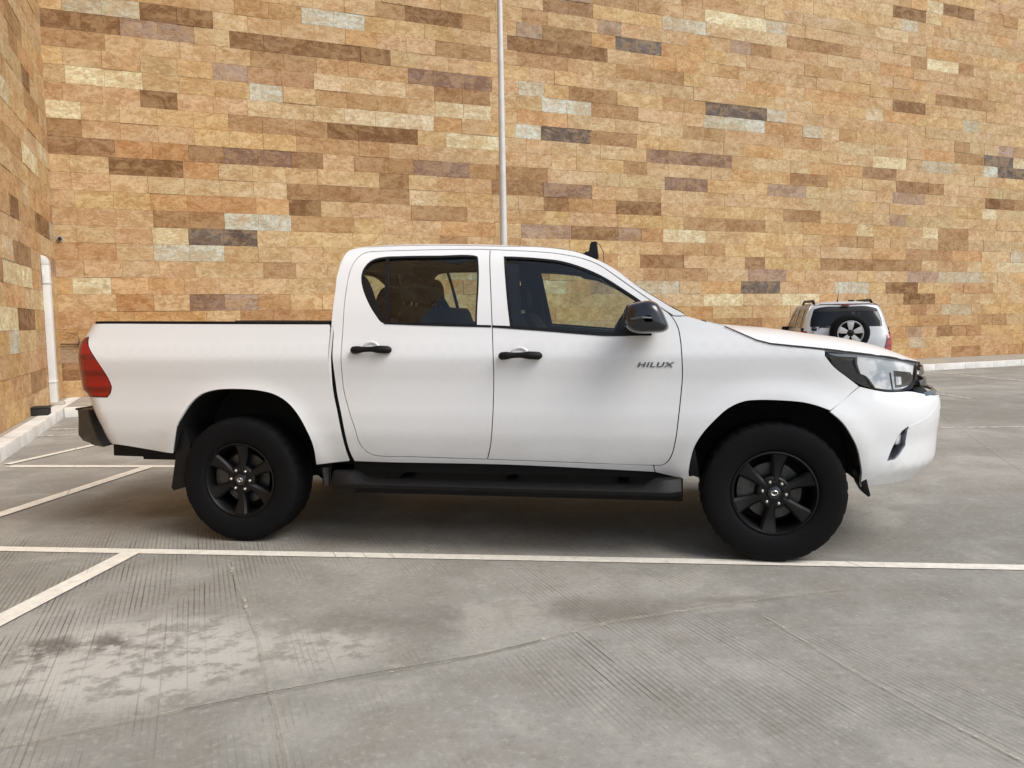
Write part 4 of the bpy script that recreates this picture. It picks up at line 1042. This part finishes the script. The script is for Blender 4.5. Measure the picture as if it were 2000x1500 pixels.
MB().tube([(-.6, 1.3, .42), (-2.4, 1.35, .42), (-2.9, 1.38, .62), (-3.5, 1.38, .60), (-4.0, 1.45, .45)], .032, 10).build('exhaust', M['steel_dark'], truck, smooth=R(50))
MB().tube([(-2.575, .10, .46), (-2.575, .10, .35)], [.03, .022], 10).build('body_mount', M['steel_dark'], truck)

# side steps with dished tread
def side_step(mir):
    n = 30; s0, s1 = -2.485, -.478; rows = []
    for i in range(n + 1):
        f = i / n; s = s0 + (s1 - s0) * f; e = min(1, min(f, 1 - f) / .03) ** .5; k = .78 + .22 * e
        zt = .455 if (f < .07 or f > .93) else .405
        bl = min(1, max(0, (min(f, 1 - f) - .07) / .035)); zt = .458 * (1 - bl) + .410 * bl; zt -= .004
        zb = .368 - .004 * f
        yo = -.085 + .045 * (1 - e); yi = .06
        c = [(yi, zb + .02), (yo + .05, zb), (yo + .015, zb + .008), (yo, zb + .03), (yo + .004, (.41 + zb) / 2 + .015), (yo + .022, min(zt, .43) - .0), (yo + .045, zt), (yi, zt)]
        rows.append([(s, y, z) for y, z in c] + [(s, c[0][0], c[0][1])])
    if mir: rows = [[mir(p) for p in r] for r in rows]
    o = loft('side_step', rows, M['plastic'], truck, flip=bool(mir), angle=R(35))
    for r in (rows[0], rows[-1]): mesh('end_cap', r[:-1], [tuple(range(len(r) - 1))], M['plastic'], o)
    for s in (-2.1, -1.45, -.8):
        v = MB().box(s - .03, s + .03, .05 if not mir else W - .35, .35 if not mir else W - .05, .372, .398); v.build('bracket', M['under'], o)
side_step(None); side_step(flip_t)

# door mirrors
def door_mirror(mir, door):
    o = [(-.777, 1.361), (-.764, 1.393), (-.70, 1.412), (-.648, 1.418), (-.608, 1.404), (-.58, 1.363), (-.556, 1.31), (-.546, 1.28), (-.556, 1.26), (-.643, 1.247), (-.73, 1.254), (-.771, 1.284), (-.783, 1.313)]
    P = dense(o, .02, 60); cx = sum(p.x for p in P) / len(P); cz = sum(p.y for p in P) / len(P) - .004
    rows = []
    for t, k, dx in ((.03, .55, .01), (-.03, .84, .004), (-.075, .97, 0), (-.12, 1.0, 0), (-.165, .975, .0), (-.20, .90, .004), (-.222, .76, .008), (-.233, .52, .012), (-.237, .2, .014)):
        rows.append([(cx + (p.x - cx) * k + dx, t, cz + (p.y - cz) * k) for p in P + [P[0]]])
    if mir: rows = [[mir(p) for p in r] for r in rows]
    m = loft('door_mirror', rows, M['gloss_black'], door, flip=bool(mir), angle=R(60))
    return m
for mir, d in ((None, df_a), (flip_t, df_b)):
    mm = empty('mirror_assembly', (0, 0, 0), 0, truck)
    door_mirror(mir, mm)
    b = MB().tube([mir(p) if mir else p for p in ((-.66, .075, 1.28), (-.655, .02, 1.30), (-.655, -.05, 1.32))], [.045, .035, .04], 12); b.build('arm', M['trim'], mm, smooth=R(50))
    a = MB().box(-.776, -.762, -.19 if not mir else W + .05, -.05 if not mir else W + .19, 1.285, 1.375); a.build('mirror_glass', M['gloss_black'], mm, bevel=.006)
    P = [(-.74, -.228, 1.322), (-.68, -.243, 1.330), (-.62, -.228, 1.326)]
    MB().tube([mir(p) if mir else p for p in P], .006, 8).build('repeater_strip', M['lamp_grey'], mm)

# roof antenna pod with cable
ant = empty('roof_antenna', (0, 0, 0), 0, truck)
b = MB().prism([(-1.052, 1.715), (-1.03, 1.735), (-1.012, 1.735), (-1.006, 1.775), (-.997, 1.792), (-.965, 1.795), (-.962, 1.76), (-.955, 1.70), (-.97, 1.68)], .50, .555, 'y'); b.build('pod', M['trim'], ant, bevel=.006)
MB().tube([(-.966, .527, 1.785), (-.948, .53, 1.775), (-.928, .53, 1.735), (-.922, .53, 1.66)], .0022, 6).build('cable', M['trim'], ant)

# ------------------------------------------------------------------ cabin
def seat(s, t0, t1, zc, zb, name, rec=.26, hr=None, zh=.20):
    r = empty(name, (0, 0, 0), 0, truck)
    MB().box(s, s + .50, t0, t1, zc - .14, zc).build('cushion', M['fabric'], r, bevel=.04, seg=3)
    h = zb - zc; b = MB().prism([(s - .02, zc - .05), (s + .13, zc - .05), (s + .10 - rec * .5, zc + h * .55), (s + .06 - rec, zb), (s - .04 - rec, zb - .02), (s - .09 - rec * .6, zc + h * .5)], t0, t1, 'y'); b.build('backrest', M['fabric'], r, bevel=.035, seg=3)
    for c in (hr or [(t0 + t1) / 2]):
        x = s - .01 - rec
        MB().prism([(x - .055, zb + .02), (x + .05, zb + .02), (x + .045, zb + zh * .7), (x + .015, zb + zh), (x - .05, zb + zh - .02)], c - .13, c + .13, 'y').build('headrest', M['fabric'], r, bevel=.03, seg=3)
        for d in (-.05, .05): MB().tube([(x, c + d, zb - .03), (x, c + d, zb + .05)], .007, 6).build('headrest_post', M['chrome'], r)
    return r
seat(-1.29, .27, .80, .80, 1.38, 'front_seat'); seat(-1.29, W - .80, W - .27, .80, 1.38, 'front_seat'); seat(-1.98, .22, W - .22, .84, 1.43, 'rear_bench', rec=.12, hr=[.47, .90], zh=.19)
MB().prism([(-.62, .95), (-.86, 1.10), (-.84, 1.215), (-.70, 1.235), (-.45, 1.22), (-.38, 1.0)], .16, W - .16, 'y').build('dashboard', M['inner'], truck, bevel=.02)
swh = MB(); cc = Vector((-.93, W - .52, 1.16)); P = []
for k in range(33):
    a = 2 * math.pi * k / 32; P.append(cc + Vector((math.sin(a) * .185 * .42, math.cos(a) * .185, math.sin(a) * .185 * .9)))
swh.tube(P, .014, 8, cap=False); sw = swh.build('steering_wheel', M['inner'], truck, smooth=R(50))
MB().tube([cc, cc + Vector((.25, 0, -.1))], .035, 10).build('steering_column', M['inner'], sw)
for a in (0, 2.1, 4.2): MB().tube([cc, cc + Vector((math.sin(a) * .075, math.cos(a) * .18, math.sin(a) * .16))], .014, 6).build('wheel_spoke', M['inner'], sw)
loft('headliner', [[(p[0], p[1] * .985 + .014, p[2] - .045) for p in r[1:-1]] for r in roof_rows[1:]], M['headliner'], truck)
for mir in (None, flip_t):
    b = MB(); L_ = []
    for s0_, s1_, z_ in ((-1.62, -1.49, 1.70), (-1.59, -1.47, 1.5), (-1.57, -1.45, 1.30), (-1.58, -1.44, 1.0)):
        t_ = TZ(z_) + .035; s1_ += 0 if mir else .085; L_.append([(s0_, t_, z_), (s1_, t_, z_), (s1_, t_ + .05, z_), (s0_, t_ + .05, z_)])
    b.v = [p for r in L_ for p in r]; b.f = [(4 * i + k, 4 * i + (k + 1) % 4, 4 * i + 4 + (k + 1) % 4, 4 * i + 4 + k) for i in range(3) for k in range(4)]
    if mir: b.v = [tuple(mir(p)) for p in b.v]
    b.build('pillar_trim', M['inner'], truck, bevel=.01)
    v = [(-1.14, .30, 1.625), (-.99, .30, 1.60), (-1.0, .72, 1.605), (-1.15, .72, 1.635)]
    if mir: v = [mir(p) for p in v]
    bb = MB(); bb.add(v + [(p[0], p[1], p[2] + .02) for p in v], [(0, 1, 2, 3), (7, 6, 5, 4), (0, 4, 5, 1), (1, 5, 6, 2), (2, 6, 7, 3), (3, 7, 4, 0)]); bb.build('sun_visor', M['headliner'], truck, bevel=.006)
MB().prism([(-1.0, 1.60), (-.965, 1.60), (-.95, 1.66), (-.985, 1.66)], W / 2 - .12, W / 2 + .12, 'y').build('rear_view_mirror', M['inner'], truck, bevel=.008)
for pts in [[(-1.50, .24, 1.56), (-1.42, .24, 1.20)], [(-1.50, W - .22, 1.60), (-1.44, W - .22, 1.18)]]:
    MB().tube(pts, .016, 6).build('seat_belt', M['inner'], truck)
MB().box(-1.47, -1.455, .20, .235, 1.50, 1.56).build('belt_anchor', M['headliner'], truck, bevel=.004)

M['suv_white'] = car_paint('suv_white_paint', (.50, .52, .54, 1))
M['suv_glass'] = glass_mat('suv_glass', (.09, .11, .12, 1), .8, .05)
M['suv_alloy'] = simple('silver_alloy', (.62, .62, .62, 1), .35, metal=.5)
# ------------------------------------------------------------------ the parked white SUV beyond (local y forward, x across)
suv = empty('parked_suv', (5.81, 13.30, 0), R(-13)); suv.scale = (.80, .80, .965); tag(suv, 'small white SUV with tailgate mounted spare wheel parked near the long wall', 'car')
HW = smooth_interp([.25, .40, .60, .95, 1.04, 1.20, 1.35, 1.50, 1.56, 1.60], [.82, .88, .90, .90, .88, .83, .785, .73, .69, .60])
YR = smooth_interp([.25, .45, .62, .92, 1.02, 1.20, 1.40, 1.53, 1.60], [.10, .0, -.01, .02, .06, .13, .21, .28, .36])
SIDE = lambda y, z: (-HW(z), y, z)
REAR = lambda p, z: (p * HW(z), YR(z) + .10 * abs(p) ** 6, z)
flip_x = lambda v: Vector((-v[0], v[1], v[2]))
suvw = M['suv_white']
def yr(z): return YR(z) + .10
arch_s = lambda cy: [(cy + .36 * math.cos(R(a)), .32 + .36 * math.sin(R(a))) for a in range(0, 181, 20)]
body_side = [(yr(.30), .30)] + [(yr(z), z) for z in (.62, .92, 1.04, 1.2, 1.4, 1.53, 1.585)] + [(2.5, 1.585), (2.85, 1.52), (3.55, 1.02), (4.05, .92), (4.12, .6), (4.10, .30)] + arch_s(3.35) + arch_s(.82)
swin = [[(.52, 1.15), (.58, 1.48), (1.02, 1.50), (1.05, 1.14)], [(1.12, 1.14), (1.09, 1.50), (1.90, 1.51), (1.93, 1.13)], [(2.0, 1.13), (1.98, 1.51), (2.46, 1.50), (2.78, 1.40), (3.10, 1.13)]]
for mir in (None, flip_x):
    fl = lambda p, z: SIDE(-p, z)
    def smap(p, z): return (-HW(z), -p, z)
    neg = lambda L: [(-a, b) for a, b in L]
    ps = panel('body_side', neg(body_side), smap, suvw, suv, holes=[neg(w) for w in swin], gap=0, grid=.12, thick=.03, mirror=mir)
    for w in swin:
        panel('side_window', neg(w), smap, M['suv_glass'], ps, gap=0, off=-.01, thick=0, grid=.2, mirror=mir)
    MB().tube([(-.60 if not mir else .60, .62, 1.60), (-.60 if not mir else .60, .70, 1.645), (-.60 if not mir else .60, 2.1, 1.655), (-.60 if not mir else .60, 2.25, 1.60)], [.032, .026, .022, .03], 8).build('roof_rail', M['trim'], suv, smooth=R(50))
    tl = [(.84, .82), (1.0, .82), (1.0, 1.09), (.92, 1.085)]
    tl = [(a, b - (0 if mir else .08)) for a, b in tl]
    panel('tail_lamp', tl, REAR, M['red'], suv, off=.02, thick=.05, gap=0, grid=.05, mirror=mir)
    sl = [(-yr(.88) - .16, .86), (-yr(.88) + .01, .86), (-yr(1.05) + .01, 1.07 if mir else .98), (-yr(1.05) - .06, 1.07 if mir else .98)]
    panel('tail_lamp', sl, smap, M['red'], suv, off=.012, thick=.03, gap=0, grid=.08, mirror=mir)
    MB().prism([(.28, 1.08), (.30, 1.15), (.42, 1.15), (.42, 1.08)], -.90 if not mir else .82, -.82 if not mir else .90, 'x').build('corner_cap', M['trim'], suv, bevel=.01)
    mb = empty('door_mirror', (0, 0, 0), 0, suv)
    MB().box(-1.02 if not mir else .84, -.84 if not mir else 1.02, 2.86, 2.98, 1.02, 1.16).build('mirror_shell', M['trim'], mb, bevel=.03)
gate_out = [(-.985, .50), (.985, .50), (.985, .9), (.985, 1.1), (.98, 1.4), (.95, 1.55), (.6, 1.585), (-.6, 1.585), (-.95, 1.55), (-.98, 1.4), (-.985, 1.1), (-.985, .9)]
rw = [(-.88, 1.17), (.88, 1.17), (.90, 1.3), (.88, 1.49), (.70, 1.525), (0, 1.535), (-.70, 1.525), (-.88, 1.49), (-.90, 1.3)]
tg = panel('tailgate', gate_out, REAR, suvw, suv, holes=[rw], gap=0, grid=.1, thick=.02)
panel('rear_window', rw, REAR, M['suv_glass'], tg, off=-.006, thick=0, gap=-.01, grid=.06)
panel('window_shade', [(-.87, 1.44), (.87, 1.44), (.87, 1.49), (.70, 1.52), (0, 1.53), (-.70, 1.52), (-.87, 1.49)], REAR, M['trim'], tg, off=.002, thick=.01, gap=0, grid=.2)
panel('plate_recess', [(-.75, .62), (-.2, .62), (-.2, .78), (-.75, .78)], REAR, M['trim'], tg, off=.003, thick=0, gap=0)
MB().tube([(-.56, .12, 1.155), (-.50, .03, 1.165), (-.30, .02, 1.15)], .012, 6).build('wiper', M['trim'], tg)
MB().tube([(-.62, .06, 1.13), (-.72, .04, 1.14)], .035, 8).build('handle', M['trim'], tg)
rows = []
for y, z, c in ((.34, 1.585, .0), (.42, 1.60, .02), (.9, 1.61, .03), (1.8, 1.61, .03), (2.5, 1.595, .03), (2.86, 1.53, .02)):
    rows.append([(-.60 * (1 - 0) + 1.20 * k / 12, y - (.05 * (1 - abs(2 * k / 12 - 1) ** 2) if y < .5 else 0), z + c * (1 - abs(2 * k / 12 - 1) ** 3) - (.03 if k in (0, 12) else 0)) for k in range(13)])
loft('roof', rows, suvw, suv)
rows = [[(x * 1.0, 2.86, 1.52) for x in (-.62, 0, .62)], [(x, 3.60, 1.0) for x in (-.80, 0, .80)]]
loft('windscreen', rows, M['suv_glass'], suv)
rows = [[(x, 3.58, 1.01) for x in (-.82, 0, .82)], [(x, 4.02, .93) for x in (-.80, 0, .80)], [(x, 4.14, .62) for x in (-.80, 0, .80)], [(x, 4.12, .3) for x in (-.80, 0, .80)]]
loft('bonnet', rows, suvw, suv)
MB().box(-.84, .84, -.06, .14, .34, .60).build('rear_bumper', M['trim'], suv, bevel=.04)
MB().box(-.78, .78, .4, 3.9, .25, .45).build('floor_pan', M['under'], suv)
MB().box(-.66, .66, .95, 1.15, .5, 1.18).build('rear_seat', M['fabric'], suv, bevel=.04)
for x in (-.42, .42):
    MB().box(x - .24, x + .24, 1.85, 2.0, .5, 1.15).build('front_seat', M['fabric'], suv, bevel=.04)
    MB().box(x - .11, x + .11, 1.87, 1.97, 1.17, 1.34).build('headrest', M['fabric'], suv, bevel=.03)
MB().box(-.08, .08, YR(1.5) - .02, YR(1.5) + .03, 1.545, 1.57).build('brake_lamp', M['red'], suv, bevel=.005)
MB().tube([(-.12, .52, 1.625), (-.12, .50, 1.66), (-.12, .40, 1.80)], [.02, .008, .004], 8).build('antenna', M['trim'], suv)
MB().box(.10, .22, .45, .55, 1.63, 1.655).build('roof_nozzle', M['trim'], suv, bevel=.01)
def suv_wheel(M4, name, spare=False):
    w = empty(name, (0, 0, 0), 0, suv); w.matrix_local = M4
    v, f = lathe([(.20, .03), (.215, .0), (.27, -.012), (.315, .008), (.335, .04), (.338, .10), (.335, .16), (.31, .20), (.2, .20)], 48); mesh('tyre', v, f, M['rubber'], w, autosmooth=R(40))
    v, f = lathe([(.222, .012), (.226, .0), (.214, -.004), (.205, .01), (.195, .06), (.19, .15)], 40); mesh('rim', v, f, M['suv_alloy'], w, autosmooth=R(50))
    v, f = lathe([(.001, .07), (.2, .07)], 24); mesh('wheel_back', v, f, M['under'], w)
    for k in range(5):
        b = MB(); b.prism([(-.022, .03), (.022, .03), (.05, .13), (.062, .205), (-.062, .205), (-.05, .13)], .0, .03, 'y'); b.v = [(p[0], p[1], p[2]) for p in b.v]
        o = b.build('spoke', M['suv_alloy'], w, bevel=.004); o.matrix_local = Matrix.Rotation(R(72 * k), 4, 'Y')
    v, f = lathe([(.001, -.012), (.05, -.008), (.062, .0), (.065, .02)], 20); mesh('hub_cap', v, f, M['trim'], w, autosmooth=R(50))
suv_wheel(Matrix.Translation((.03, -.20, 1.06)) @ Matrix.Diagonal((.955 / .8, .955 / .8, .955 / .965, 1)), 'spare_wheel')
for x, rz in ((-.85, -90), (.85, 90)):
    for y in (.82, 3.35):
        suv_wheel(Matrix.Translation((x, y, .336 * .93 / .965)) @ Matrix.Rotation(R(rz), 4, 'Z') @ Matrix.Diagonal((.93 / .8, .93 / .8, .93 / .965, 1)), 'wheel')
bpy.context.view_layer.update()
